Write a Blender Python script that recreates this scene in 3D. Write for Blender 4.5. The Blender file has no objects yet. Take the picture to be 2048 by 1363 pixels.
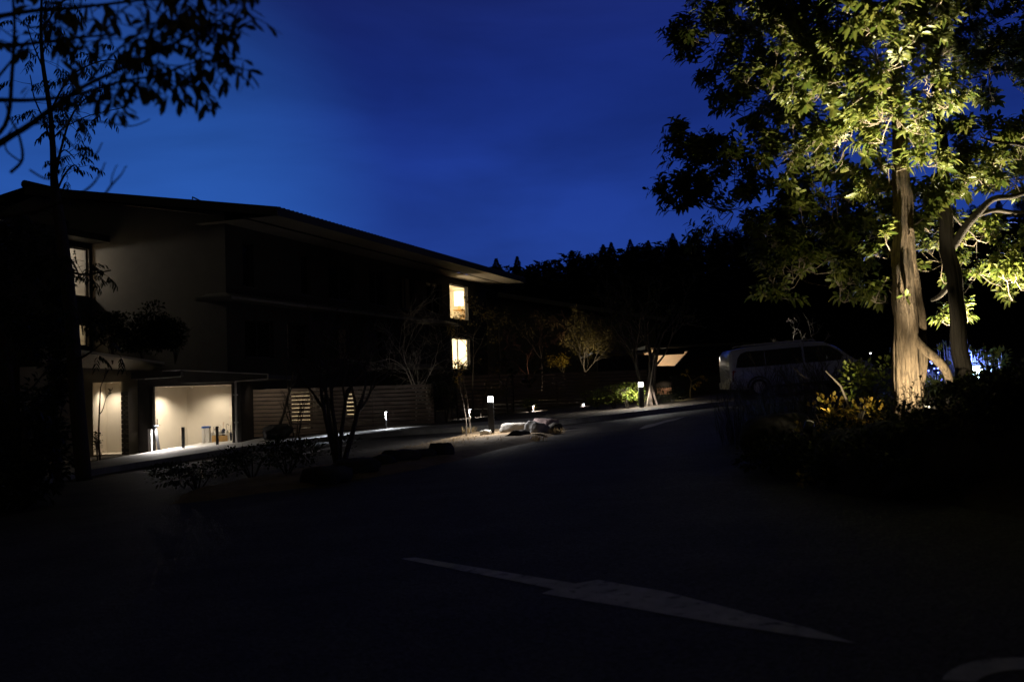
import bpy, bmesh, math, random
import numpy as np
from mathutils import Vector, Matrix, noise
scene = bpy.context.scene
COL = scene.collection
R = math.radians

# ------------------------------------------------------------------ camera
EYE = Vector((0, 0, 1.55))
FOC = 1991.0
PITCH, ROLL = math.atan((772 - 681.5) / FOC), 0.033
fw = Vector((0, math.cos(PITCH), math.sin(PITCH)))
r0, u0 = Vector((1, 0, 0)), Vector((0, -math.sin(PITCH), math.cos(PITCH)))
RX = r0 * math.cos(ROLL) - u0 * math.sin(ROLL)
UX = r0 * math.sin(ROLL) + u0 * math.cos(ROLL)
cd = bpy.data.cameras.new('camera')
cd.lens, cd.sensor_width = 35.0, 36.0
cd.clip_start, cd.clip_end = 0.1, 3000
cd.dof.use_dof, cd.dof.focus_distance, cd.dof.aperture_fstop = True, 20.0, 1.7
cam = bpy.data.objects.new('camera', cd)
m3 = Matrix((RX, UX, -fw)).transposed()
cam.matrix_world = Matrix.Translation(EYE) @ m3.to_4x4()
COL.objects.link(cam)
scene.camera = cam

# ------------------------------------------------------------------ dusk sky
world = bpy.data.worlds.new('World')
scene.world = world
world.use_nodes = True
wt = world.node_tree
wt.nodes.clear()

def wn(kind, **kw):
    n = wt.nodes.new(kind)
    for k, v in kw.items():
        if k == 'op': n.operation = v
        else: n.inputs[k].default_value = v
    return n
def wl(a, b): wt.links.new(a, b)

tc = wn('ShaderNodeTexCoord')
sep = wn('ShaderNodeSeparateXYZ'); wl(tc.outputs['Generated'], sep.inputs[0])
# height ramp of the afterglow (direction z = sine of the elevation)
ramp = wn('ShaderNodeValToRGB')
cr = ramp.color_ramp
cr.interpolation = 'B_SPLINE'
stops = [(0.0, (0.014, 0.043, 0.240)), (0.10, (0.0150, 0.047, 0.265)), (0.16, (0.013, 0.043, 0.265)), (0.24, (0.0098, 0.031, 0.225)),
         (0.34, (0.0080, 0.021, 0.175)), (0.48, (0.0085, 0.0095, 0.020)), (1.0, (0.0110, 0.0098, 0.0070))]
cr.elements[0].position, cr.elements[0].color = stops[0][0], (*stops[0][1], 1)
cr.elements[1].position, cr.elements[1].color = stops[-1][0], (*stops[-1][1], 1)
for p_, c_ in stops[1:-1]:
    e = cr.elements.new(p_); e.color = (*c_, 1)
wl(sep.outputs['Z'], ramp.inputs[0])
# the glow is in the direction of the building; the sky behind the viewer is dark
front = wn('ShaderNodeMapRange'); front.interpolation_type = 'SMOOTHSTEP'
front.inputs['From Min'].default_value, front.inputs['From Max'].default_value = 0.50, 0.83
wl(sep.outputs['Y'], front.inputs['Value'])
mixb = wn('ShaderNodeMixRGB'); mixb.blend_type = 'MIX'
mixb.inputs['Color1'].default_value = (0.0120, 0.0106, 0.0072, 1)
wl(front.outputs[0], mixb.inputs['Fac']); wl(ramp.outputs[0], mixb.inputs['Color2'])
# brighter afterglow low on the left
dot = wn('ShaderNodeVectorMath', op='DOT_PRODUCT')
wl(tc.outputs['Generated'], dot.inputs[0])
gv = Vector((-0.38, 0.90, 0.165)).normalized(); dot.inputs[1].default_value = gv
glow = wn('ShaderNodeMapRange'); glow.interpolation_type = 'SMOOTHSTEP'
glow.inputs['From Min'].default_value, glow.inputs['From Max'].default_value = 0.955, 1.0
wl(dot.outputs['Value'], glow.inputs['Value'])
# soft streaks of cloud, slanting down to the right
mp = wn('ShaderNodeMapping'); mp.inputs['Rotation'].default_value = (0, R(-14), 0); mp.inputs['Scale'].default_value = (1.7, 1.0, 6.5)
wl(tc.outputs['Generated'], mp.inputs[0])
n1_ = wn('ShaderNodeTexNoise', Scale=1.35, Detail=5.0, Roughness=0.52, Distortion=0.5); wl(mp.outputs[0], n1_.inputs['Vector'])
cl = wn('ShaderNodeMapRange'); cl.inputs['From Min'].default_value, cl.inputs['From Max'].default_value = 0.33, 0.66
cl.inputs['To Min'].default_value, cl.inputs['To Max'].default_value = 0.70, 1.18
wl(n1_.outputs[0], cl.inputs['Value'])
addg = wn('ShaderNodeMixRGB'); addg.blend_type = 'ADD'; addg.inputs['Color2'].default_value = (0.011, 0.060, 0.17, 1)
wl(glow.outputs[0], addg.inputs['Fac']); wl(mixb.outputs[0], addg.inputs['Color1'])
mulc = wn('ShaderNodeMixRGB'); mulc.blend_type = 'MULTIPLY'; mulc.inputs['Fac'].default_value = 1.0
wl(addg.outputs[0], mulc.inputs['Color1']); wl(cl.outputs[0], mulc.inputs['Color2'])
bg = wn('ShaderNodeBackground', Strength=1.0); wl(mulc.outputs[0], bg.inputs['Color'])
wo = wn('ShaderNodeOutputWorld'); wl(bg.outputs[0], wo.inputs[0])

scene.view_settings.view_transform = 'Standard'
scene.view_settings.look = 'None'
scene.view_settings.exposure = 0.0
scene.view_settings.gamma = 1.0
scene.cycles.use_denoising = True
scene.cycles.max_bounces = 6
scene.cycles.transparent_max_bounces = 12
scene.cycles.sample_clamp_indirect = 4.0
scene.cycles.caustics_reflective = False
scene.cycles.caustics_refractive = False

# ------------------------------------------------------------------ helpers
def ray(px, py):
    return (fw + RX * ((px - 1024) / FOC) + UX * ((681.5 - py) / FOC))
def at(px, py, Y):
    d = ray(px, py)
    return EYE + d * (Y / d.y)
def clamp(v, a, b): return max(a, min(b, v))
def sstep(a, b, x):
    t = clamp((x - a) / (b - a), 0, 1); return t * t * (3 - 2 * t)
def gz(x, y):
    return 0.056 * clamp(x, -26, 22) + 0.011 * clamp(y, -15, 70)
def G(px, py):
    d = ray(px, py)
    lo, hi = 0.5, 400.0
    for _ in range(60):
        mid = (lo + hi) / 2; p = EYE + d * mid
        if p.z > gz(p.x, p.y): lo = mid
        else: hi = mid
    p = EYE + d * lo
    return Vector((p.x, p.y, gz(p.x, p.y)))
def on_plane(px, py, p0, n):
    d = ray(px, py)
    return EYE + d * ((p0 - EYE).dot(n) / d.dot(n))

class MB:
    """collects faces; build() links them as one mesh object"""
    def __init__(s): s.v, s.f, s.s = [], [], []
    def add(s, vs, fs, smooth=False):
        o = len(s.v); s.v.extend([tuple(v) for v in vs])
        for f in fs: s.f.append(tuple(o + i for i in f)); s.s.append(smooth)
    def hexa(s, b, t):
        s.add(list(b) + list(t), [(3, 2, 1, 0), (4, 5, 6, 7), (0, 1, 5, 4), (1, 2, 6, 5), (2, 3, 7, 6), (3, 0, 4, 7)])
    def obox(s, c, ux, uy, uz):
        c, ux, uy, uz = Vector(c), Vector(ux), Vector(uy), Vector(uz)
        b = [c - ux - uy - uz, c + ux - uy - uz, c + ux + uy - uz, c - ux + uy - uz]
        s.hexa(b, [p + 2 * uz for p in b])
    def box(s, x0, x1, y0, y1, z0, z1):
        s.hexa([(x0, y0, z0), (x1, y0, z0), (x1, y1, z0), (x0, y1, z0)], [(x0, y0, z1), (x1, y0, z1), (x1, y1, z1), (x0, y1, z1)])
    def bar(s, a, b, w, h, up=(0, 0, 1)):
        a, b = Vector(a), Vector(b); d = (b - a); n = d.normalized()
        x = n.cross(Vector(up)).normalized(); z = x.cross(n)
        s.obox((a + b) / 2, d / 2, x * w / 2, z * h / 2)
    def tube(s, pts, rad, sides=6, cap=True, ridges=0.0, seed=0):
        pts = [Vector(p) for p in pts]; n = len(pts)
        if not hasattr(rad, '__len__'): rad = [rad] * n
        vs, fs = [], []
        ref = None
        for i, p in enumerate(pts):
            t = (pts[min(i + 1, n - 1)] - pts[max(i - 1, 0)])
            t = t.normalized() if t.length > 1e-9 else Vector((0, 0, 1))
            if ref is None:
                ref = t.orthogonal().normalized()
            x = ref - t * ref.dot(t)
            x = x.normalized() if x.length > 1e-6 else t.orthogonal().normalized()
            ref = x; y = t.cross(x)
            for k in range(sides):
                a = 2 * math.pi * k / sides
                rr = rad[i]
                if ridges:
                    rr *= 1 + ridges * noise.noise((math.cos(a) * 4.5 + seed, math.sin(a) * 4.5, i * 0.09)) + ridges * 0.6 * noise.noise((math.cos(a) * 11 + seed, math.sin(a) * 11, i * 0.2))
                vs.append(p + (x * math.cos(a) + y * math.sin(a)) * rr)
        for i in range(n - 1):
            for k in range(sides):
                k2 = (k + 1) % sides
                fs.append((i * sides + k, i * sides + k2, (i + 1) * sides + k2, (i + 1) * sides + k))
        if cap:
            fs.append(tuple(range(sides - 1, -1, -1))); fs.append(tuple((n - 1) * sides + k for k in range(sides)))
        s.add(vs, fs, True)
    def lathe(s, c, prof, sides=16, axis=(0, 0, 1)):
        ax = Vector(axis).normalized(); x = ax.orthogonal().normalized(); y = ax.cross(x); c = Vector(c)
        vs = [c + ax * z + (x * math.cos(2 * math.pi * k / sides) + y * math.sin(2 * math.pi * k / sides)) * r for r, z in prof for k in range(sides)]
        fs = []
        for i in range(len(prof) - 1):
            for k in range(sides):
                k2 = (k + 1) % sides
                fs.append((i * sides + k, i * sides + k2, (i + 1) * sides + k2, (i + 1) * sides + k))
        fs.append(tuple(range(sides - 1, -1, -1))); fs.append(tuple((len(prof) - 1) * sides + k for k in range(sides)))
        s.add(vs, fs, True)
    def prism(s, poly, off):
        """closed solid: a polygon and its copy shifted by off"""
        n = len(poly); off = Vector(off); poly = [Vector(p) for p in poly]
        fs = [tuple(range(n)), tuple(range(2 * n - 1, n - 1, -1))] + [(i, i + n, (i + 1) % n + n, (i + 1) % n) for i in range(n)]
        s.add(poly + [p + off for p in poly], fs)
    def wall(s, o, u, v, L, H, holes, depth, nrm):
        """wall sheet with rectangular openings (u0,u1,v0,v1) and their reveals going back along -nrm"""
        o, u, v, nrm = Vector(o), Vector(u), Vector(v), Vector(nrm)
        us = sorted({0, L, *[h[0] for h in holes], *[h[1] for h in holes]}); vs_ = sorted({0, H, *[h[2] for h in holes], *[h[3] for h in holes]})
        for i in range(len(us) - 1):
            for j in range(len(vs_) - 1):
                cu, cv = (us[i] + us[i + 1]) / 2, (vs_[j] + vs_[j + 1]) / 2
                if any(h[0] < cu < h[1] and h[2] < cv < h[3] for h in holes): continue
                s.add([o + u * a + v * b for a, b in ((us[i], vs_[j]), (us[i + 1], vs_[j]), (us[i + 1], vs_[j + 1]), (us[i], vs_[j + 1]))], [(0, 1, 2, 3)])
        for h in holes:
            q = [o + u * a + v * b for a, b in ((h[0], h[2]), (h[1], h[2]), (h[1], h[3]), (h[0], h[3]))]
            for a in range(4):
                p1, p2 = q[a], q[(a + 1) % 4]
                s.add([p1, p2, p2 - nrm * depth, p1 - nrm * depth], [(0, 1, 2, 3)])
    def build(s, name, mat, parent=None, recalc=True):
        me = bpy.data.meshes.new(name)
        me.from_pydata(s.v, [], s.f)
        me.polygons.foreach_set('use_smooth', s.s)
        me.materials.append(mat)
        if recalc:
            bm = bmesh.new(); bm.from_mesh(me); bmesh.ops.recalc_face_normals(bm, faces=bm.faces); bm.to_mesh(me); bm.free()
        me.update()
        return link(name, me, parent)

def link(name, me, parent=None):
    o = bpy.data.objects.new(name, me)
    COL.objects.link(o)
    if parent is not None:
        o.parent = parent
        o.matrix_parent_inverse = parent_inv(parent)
    return o
def parent_inv(p):
    m = Matrix.Translation(p.location) if p.parent is None else Matrix.Identity(4)
    return m.inverted() if p.type == 'EMPTY' else Matrix.Identity(4)
def thing(name, loc, label, cat, group=None):
    o = bpy.data.objects.new(name, None); COL.objects.link(o)
    o.empty_display_size = 0.2
    o.location = loc
    return tag(o, label, cat, group)
def tag(o, label=None, cat=None, group=None, kind=None):
    if label: o['label'] = label
    if cat: o['category'] = cat
    if group: o['group'] = group
    if kind: o['kind'] = kind
    return o
def copy_tree(o, loc, label, group=None, rot=None, scale=None):
    c = o.copy(); COL.objects.link(c)
    c.location = loc
    if rot is not None: c.rotation_euler = (0, 0, rot)
    if scale is not None: c.scale = scale if hasattr(scale, '__len__') else (scale,) * 3
    c['label'] = label
    if group: c['group'] = group
    def rec(src, dst):
        for ch in list(src.children):
            k = ch.copy(); COL.objects.link(k); k.parent = dst; rec(ch, k)
    rec(o, c)
    return c

# ------------------------------------------------------------------ leaves
def leaf_arrays(P, D, N, L, W, droop=0.25, fold=0.18, fine=True, wa=.9, wb=.72):
    """leaf blades: base P, direction D, face normal N, length L, half width W"""
    P, D, N = np.asarray(P, float), np.asarray(D, float), np.asarray(N, float)
    L = np.asarray(L, float)[:, None]; W = np.asarray(W, float)[:, None]
    D /= np.linalg.norm(D, axis=1, keepdims=True) + 1e-9
    S = np.cross(D, N); S /= np.linalg.norm(S, axis=1, keepdims=True) + 1e-9
    N = np.cross(S, D)
    dz = np.array([0, 0, -1.0])
    n = len(P)
    if fine:
        def pt(t, w, up): return P + D * L * t + dz * (droop * L * t * t) + S * W * w + N * W * up
        V = np.stack([pt(0, 0, 0), pt(.38, -wa, fold), pt(.38, 0, 0), pt(.38, wa, fold), pt(.74, -wb, fold), pt(.74, 0, 0), pt(.74, wb, fold), pt(1, 0, 0)], 1)
        F = [(0, 2, 1, 1), (0, 3, 2, 2), (1, 2, 5, 4), (2, 3, 6, 5), (4, 5, 7, 7), (5, 6, 7, 7)]
        faces = []
        for f in F: faces.append([f[0], f[1], f[2]] if f[2] == f[3] else list(f))
    else:
        def pt(t, w, up): return P + D * L * t + dz * (droop * L * t * t) + S * W * w + N * W * up
        V = np.stack([pt(0, 0, 0), pt(.5, -1, fold), pt(1, 0, 0), pt(.5, 1, fold)], 1)
        faces = [[0, 1, 2], [0, 2, 3]]
    return V, faces
def leaf_mesh(name, mat, parent, V, faces, seed=0):
    n, k, _ = V.shape
    me = bpy.data.meshes.new(name)
    nf = len(faces); sizes = [len(f) for f in faces]
    per = sum(sizes)
    me.vertices.add(n * k); me.vertices.foreach_set('co', V.reshape(-1))
    loops = np.concatenate(faces)[None, :] + (np.arange(n) * k)[:, None]
    me.loops.add(n * per); me.loops.foreach_set('vertex_index', loops.reshape(-1).astype(np.int32))
    st = np.concatenate([[0], np.cumsum(sizes)[:-1]])
    me.polygons.add(n * nf)
    me.polygons.foreach_set('loop_start', (st[None, :] + (np.arange(n) * per)[:, None]).reshape(-1).astype(np.int32))
    me.update(calc_edges=True)
    at_ = me.attributes.new('leaf_tone', 'FLOAT', 'POINT')
    rng = np.random.default_rng(seed)
    at_.data.foreach_set('value', np.repeat(rng.random(n), k).astype(np.float32))
    me.materials.append(mat)
    me.validate()
    return link(name, me, parent)

# ------------------------------------------------------------------ materials
M = {}
def mat(name, col, rough=0.7, *args, **kw):
    bd = kw.pop('bdist', .02); m = mat_(name, col, rough, *args, **kw)
    for n in m.node_tree.nodes:
        if n.type == 'BUMP': n.inputs['Distance'].default_value = bd
    return m
def mat_(name, col, rough=0.7, var=0.25, scale=6.0, bump=0.0, bscale=30.0, metal=0.0, stretch=None, spec=0.3, coat=0.0):
    m = bpy.data.materials.new(name); m.use_nodes = True
    nt = m.node_tree; b = nt.nodes['Principled BSDF']
    tcn = nt.nodes.new('ShaderNodeTexCoord'); mpn = nt.nodes.new('ShaderNodeMapping')
    nt.links.new(tcn.outputs['Object'], mpn.inputs[0])
    if stretch: mpn.inputs['Scale'].default_value = stretch
    nz = nt.nodes.new('ShaderNodeTexNoise'); nz.inputs['Scale'].default_value = scale; nz.inputs['Detail'].default_value = 6
    nz.inputs['Roughness'].default_value = 0.62
    nt.links.new(mpn.outputs[0], nz.inputs['Vector'])
    cr_ = nt.nodes.new('ShaderNodeValToRGB')
    cr_.color_ramp.elements[0].position, cr_.color_ramp.elements[1].position = 0.3, 0.7
    cr_.color_ramp.elements[0].color = (*[c * (1 - var) for c in col], 1)
    cr_.color_ramp.elements[1].color = (*[min(1, c * (1 + var)) for c in col], 1)
    nt.links.new(nz.outputs[0], cr_.inputs[0]); nt.links.new(cr_.outputs[0], b.inputs['Base Color'])
    b.inputs['Roughness'].default_value = rough; b.inputs['Metallic'].default_value = metal
    b.inputs['Specular IOR Level'].default_value = spec
    b.inputs['Coat Weight'].default_value = coat
    if bump:
        n2 = nt.nodes.new('ShaderNodeTexNoise'); n2.inputs['Scale'].default_value = bscale; n2.inputs['Detail'].default_value = 5
        nt.links.new(mpn.outputs[0], n2.inputs['Vector'])
        bp = nt.nodes.new('ShaderNodeBump'); bp.inputs['Strength'].default_value = bump; bp.inputs['Distance'].default_value = 0.02
        nt.links.new(n2.outputs[0], bp.inputs['Height']); nt.links.new(bp.outputs[0], b.inputs['Normal'])
    M[name] = m
    return m
def leafmat(name, c1, c2, rough=0.45, trans=0.35):
    m = bpy.data.materials.new(name); m.use_nodes = True
    nt = m.node_tree; b = nt.nodes['Principled BSDF']; out = nt.nodes['Material Output']
    a = nt.nodes.new('ShaderNodeAttribute'); a.attribute_name = 'leaf_tone'
    mx = nt.nodes.new('ShaderNodeMixRGB'); mx.inputs['Color1'].default_value = (*c1, 1); mx.inputs['Color2'].default_value = (*c2, 1)
    nt.links.new(a.outputs['Fac'], mx.inputs['Fac'])
    nt.links.new(mx.outputs[0], b.inputs['Base Color']); b.inputs['Roughness'].default_value = rough
    b.inputs['Specular IOR Level'].default_value = 0.35
    tr = nt.nodes.new('ShaderNodeBsdfTranslucent'); nt.links.new(mx.outputs[0], tr.inputs['Color'])
    ms = nt.nodes.new('ShaderNodeMixShader'); ms.inputs[0].default_value = trans
    nt.links.new(b.outputs[0], ms.inputs[1]); nt.links.new(tr.outputs[0], ms.inputs[2]); nt.links.new(ms.outputs[0], out.inputs['Surface'])
    M[name] = m
    return m
def emis(name, col, strength):
    m = bpy.data.materials.new(name); m.use_nodes = True
    b = m.node_tree.nodes['Principled BSDF']
    b.inputs['Base Color'].default_value = (.8, .8, .8, 1)
    b.inputs['Emission Color'].default_value = (*col, 1); b.inputs['Emission Strength'].default_value = strength
    M[name] = m
    return m
def glassmat(name):
    m = bpy.data.materials.new(name); m.use_nodes = True
    nt = m.node_tree; nt.nodes.clear()
    t = nt.nodes.new('ShaderNodeBsdfTransparent'); g = nt.nodes.new('ShaderNodeBsdfGlossy'); g.inputs['Roughness'].default_value = 0.02
    t.inputs['Color'].default_value = (.95, .96, .95, 1)
    mx = nt.nodes.new('ShaderNodeMixShader'); mx.inputs[0].default_value = 0.07
    o = nt.nodes.new('ShaderNodeOutputMaterial')
    nt.links.new(t.outputs[0], mx.inputs[1]); nt.links.new(g.outputs[0], mx.inputs[2]); nt.links.new(mx.outputs[0], o.inputs[0])
    M[name] = m
    return m
def asphalt(name, col, grain):
    """aggregate: small chips of different greys, each with its own gloss and tilt"""
    m = mat(name, col, rough=0.72, var=0.35, scale=0.9, spec=0.15)
    nt = m.node_tree; b = nt.nodes['Principled BSDF']
    vo = nt.nodes.new('ShaderNodeTexVoronoi'); vo.inputs['Scale'].default_value = grain
    tcn = nt.nodes.new('ShaderNodeTexCoord'); nt.links.new(tcn.outputs['Object'], vo.inputs['Vector'])
    link_ = b.inputs['Base Color'].links[0]; src = link_.from_socket
    mr = nt.nodes.new('ShaderNodeMapRange'); mr.inputs['From Min'].default_value = 0; mr.inputs['From Max'].default_value = 1
    mr.inputs['To Min'].default_value, mr.inputs['To Max'].default_value = 0.45, 1.7
    nt.links.new(vo.outputs['Color'], mr.inputs['Value'])
    mx = nt.nodes.new('ShaderNodeMixRGB'); mx.blend_type = 'MULTIPLY'; mx.inputs['Fac'].default_value = 1
    nt.links.new(src, mx.inputs['Color1']); nt.links.new(mr.outputs[0], mx.inputs['Color2']); nt.links.new(mx.outputs[0], b.inputs['Base Color'])
    bp = nt.nodes.new('ShaderNodeBump'); bp.inputs['Strength'].default_value = 1.0; bp.inputs['Distance'].default_value = 0.012
    nt.links.new(vo.outputs['Distance'], bp.inputs['Height']); nt.links.new(bp.outputs[0], b.inputs['Normal'])
    return m

asphalt('asphalt', (.066, .062, .060), 42)
mat('paint', (.46, .45, .46), .7, .30, 4.0, .3, 60)
# worn paint: chips and tyre wear let the road show through
_m = M['paint']; _nt = _m.node_tree; _b = _nt.nodes['Principled BSDF']; _src = _b.inputs['Base Color'].links[0].from_socket
_tc = _nt.nodes.new('ShaderNodeTexCoord')
_n1 = _nt.nodes.new('ShaderNodeTexNoise'); _n1.inputs['Scale'].default_value = 9; _n1.inputs['Detail'].default_value = 9; _n1.inputs['Roughness'].default_value = .72
_nt.links.new(_tc.outputs['Object'], _n1.inputs['Vector'])
_r = _nt.nodes.new('ShaderNodeMapRange'); _r.inputs['From Min'].default_value, _r.inputs['From Max'].default_value = .54, .66
_nt.links.new(_n1.outputs[0], _r.inputs['Value'])
_mx = _nt.nodes.new('ShaderNodeMixRGB'); _mx.inputs['Color2'].default_value = (.075, .07, .068, 1)
_nt.links.new(_r.outputs[0], _mx.inputs['Fac']); _nt.links.new(_src, _mx.inputs['Color1']); _nt.links.new(_mx.outputs[0], _b.inputs['Base Color'])
mat('concrete', (.36, .35, .33), .8, .2, 1.6, .25, 40)
mat('kerbstone', (.24, .235, .23), .8, .25, 3.0, .3, 40)
mat('bed_soil', (.062, .048, .034), .95, .3, 3.5, .8, 26)
mat('canopy_grey', (.20, .195, .19), .8, .2, 1.6, .25, 40)
mat('soil', (.045, .036, .027), .95, .35, 2.0, .6, 14)
mat('sandy_soil', (.20, .145, .09), .95, .28, 3.5, .8, 26)
mat('hillside', (.03, .035, .025), .95, .3, .1)
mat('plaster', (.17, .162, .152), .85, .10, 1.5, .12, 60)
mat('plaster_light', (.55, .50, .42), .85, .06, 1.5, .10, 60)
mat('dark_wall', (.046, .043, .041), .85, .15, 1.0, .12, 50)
mat('soffit', (.33, .305, .275), .8, .10, 2.0)
mat('roof_tile', (.045, .047, .052), .5, .25, 2.0)
mat('black_metal', (.008, .008, .009), .6, .1, 5)
mat('stone_white', (.42, .41, .38), .8, .2, 6, .6, 20)
mat('dark_metal', (.03, .03, .032), .45, .15, 5)
mat('fascia', (.05, .046, .042), .6, .2, 4)
mat('galvanised', (.52, .50, .47), .45, .12, 8, metal=.0)
mat('frame_metal', (.055, .05, .045), .5, .1, 8)
mat('frame_pale', (.5, .46, .40), .5, .1, 8)
mat('fence_wood', (.21, .16, .125), .75, .32, 3.0, .25, 20, stretch=(.6, .6, 7))
mat('dark_wood', (.022, .018, .016), .7, .25, 3.0, stretch=(.6, .6, 6))
mat('door_wood', (.42, .25, .17), .6, .22, 6.0, stretch=(7, 7, .6))
mat('light_wood', (.55, .34, .13), .5, .14, 4.0, stretch=(5, 5, .7))
mat('room_cream', (.80, .74, .62), .85, .05, 2.0)
mat('room_wood', (.62, .49, .34), .7, .12, 2.0)
mat('dark_glass', (.012, .012, .014), .08, .1, 2.0, spec=.5)
mat('curtain', (.34, .27, .20), .9, .15, 3.0, stretch=(14, 14, .3))
mat('white_paint', (.75, .73, .70), .5, .06, 6)
mat('van_paint', (.43, .44, .48), .28, .04, 3.0, coat=.6)
mat('rubber', (.015, .015, .015), .8, .2, 9)
mat('tail_lamp_red', (.28, .012, .012), .2, .1, 9)
mat('blue_plastic', (.035, .10, .35), .4, .1, 9)
mat('umbrella_dark', (.02, .025, .05), .7, .2, 9)
mat('umbrella_pale', (.66, .63, .58), .7, .1, 9)
mat('bark_warm', (.17, .123, .078), .9, .75, 9.0, 1.0, 34, stretch=(6, 6, .28), bdist=.07)
mat('bark_dark', (.085, .07, .055), .9, .35, 5.0, .7, 24, stretch=(3, 3, .4))
mat('bark_black', (.045, .038, .03), .9, .35, 5.0, .7, 24, stretch=(3, 3, .4))
mat('bark_limb', (.15, .12, .09), .9, .35, 5.0, .7, 24, stretch=(3, 3, .4))
mat('twig_pale', (.24, .20, .15), .8, .25, 9.0)
mat('twig_red', (.24, .12, .08), .8, .25, 9.0)
mat('twig_white', (.50, .46, .40), .8, .2, 9.0)
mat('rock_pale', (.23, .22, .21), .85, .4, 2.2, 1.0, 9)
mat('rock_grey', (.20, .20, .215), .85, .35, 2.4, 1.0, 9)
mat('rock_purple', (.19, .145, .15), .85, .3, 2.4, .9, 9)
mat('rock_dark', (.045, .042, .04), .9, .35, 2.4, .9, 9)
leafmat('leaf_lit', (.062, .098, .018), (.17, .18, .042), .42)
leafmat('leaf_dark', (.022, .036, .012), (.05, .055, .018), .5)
leafmat('leaf_olive', (.16, .14, .045), (.26, .19, .06), .5)
leafmat('leaf_yellow', (.26, .22, .03), (.42, .26, .04), .5)
leafmat('leaf_green', (.13, .19, .03), (.26, .27, .05), .45)
leafmat('leaf_near', (.10, .085, .025), (.30, .24, .075), .55)
leafmat('conifer', (.012, .018, .010), (.025, .03, .016), .8, .1)
leafmat('reed', (.16, .16, .12), (.30, .30, .24), .6)
leafmat('grass_dark', (.03, .035, .016), (.06, .06, .03), .7)
leafmat('grass_dry', (.30, .21, .10), (.42, .30, .15), .7)
emis('lamp_white', (1.0, .97, .93), 15)
emis('path_lamp', (.86, .92, 1.0), 12)
emis('downlight_glow', (1.0, .85, .66), 1.2)
emis('shade_glow', (1.0, .82, .52), 3.2)
emis('flood_white', (.55, .75, 1.0), 45)
emis('fairy_blue', (.16, .22, 1.0), 7)
emis('spot_lens', (1.0, .80, .50), .35)
emis('far_lamp', (.95, .97, 1.0), 5)
glassmat('clear_glass')

def point(name, loc, power, col, rad=.05, parent=None):
    l = bpy.data.lights.new(name, 'POINT'); l.energy = power; l.color = col; l.shadow_soft_size = rad
    o = bpy.data.objects.new(name, l); COL.objects.link(o); o.location = loc
    if parent is not None: o.parent = parent; o.matrix_parent_inverse = parent_inv(parent)
    return o
def spot(name, loc, target, power, col, angle, blend=1.0, rad=.03, parent=None):
    l = bpy.data.lights.new(name, 'SPOT'); l.energy = power; l.color = col; l.shadow_soft_size = rad
    l.spot_size = R(angle); l.spot_blend = blend
    o = bpy.data.objects.new(name, l); COL.objects.link(o); o.location = loc
    d = Vector(target) - Vector(loc)
    o.rotation_euler = d.to_track_quat('-Z', 'Y').to_euler()
    if parent is not None: o.parent = parent; o.matrix_parent_inverse = parent_inv(parent)
    return o

# ================================================================== SETTING
def grid_sheet(name, xs, ys, fz, m, parent=None):
    mb = MB()
    vs = [(x, y, fz(x, y)) for y in ys for x in xs]
    nx = len(xs)
    fs = [(j * nx + i, j * nx + i + 1, (j + 1) * nx + i + 1, (j + 1) * nx + i) for j in range(len(ys) - 1) for i in range(nx - 1)]
    mb.add(vs, fs, True)
    return mb.build(name, m, parent, recalc=False)
g = grid_sheet('ground', [-600, -200, -80, -26, 22, 80, 200, 600], [-60, -15, 70, 150, 300, 900], gz, M['soil'])
tag(g, kind='structure')

KPX = [(-130, 1012), (35, 980), (150, 957), (273, 936), (473, 905), (640, 884), (800, 871), (960, 861), (1110, 851), (1240, 837), (1420, 815), (1600, 802), (1760, 794), (1900, 790)]
KP = [G(*p) for p in KPX]
KP = [KP[0] + (KP[0] - KP[1]).normalized() * 6] + KP + [KP[-1] + Vector((9, 1.5, 0))]
for p in KP: p.z = gz(p.x, p.y)
def kerb_y(x):
    for a, b in zip(KP, KP[1:]):
        if a.x <= x <= b.x: return a.y + (b.y - a.y) * (x - a.x) / (b.x - a.x)
    return KP[0].y if x < KP[0].x else KP[-1].y
KH = 0.15
def sw(x, y):  # top of the pavement / beds beyond the kerb
    return gz(x, y) + KH
# asphalt
mb = MB()
poly = [(p.x, p.y + 0.04) for p in KP] + [(21.9, 22), (21.9, -14), (-25.9, -14), (-25.9, KP[0].y)]
mb.add([(x, y, gz(x, y) + 0.004) for x, y in poly if x >= -25.95], [tuple(range(len([1 for x, y in poly if x >= -25.95])))])
road = mb.build('driveway', M['asphalt'], recalc=False)
bmx = bmesh.new(); bmx.from_mesh(road.data); bmesh.ops.triangulate(bmx, faces=bmx.faces)
for f in bmx.faces:
    if f.normal.z < 0: f.normal_flip()
bmx.to_mesh(road.data); bmx.free()
tag(road, kind='structure')
# kerb stones
mb = MB()
for a, b in zip(KP, KP[1:]):
    L = (b - a).length; n = max(1, round(L / 0.6)); d = (b - a) / n
    pr = Vector((-d.y, d.x, 0)).normalized() * 0.15
    for i in range(n):
        p, q = a + d * i + d * 0.008, a + d * (i + 1) - d * 0.008
        bt = [p, q, q + pr, p + pr]
        for v in bt: pass
        lo = [Vector((v.x, v.y, gz(v.x, v.y) - .1)) for v in bt]; hi = [Vector((v.x, v.y, gz(v.x, v.y) + KH + .004)) for v in bt]
        mb.hexa(lo, hi)
k = mb.build('kerb', M['kerbstone']); tag(k, kind='structure')
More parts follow.
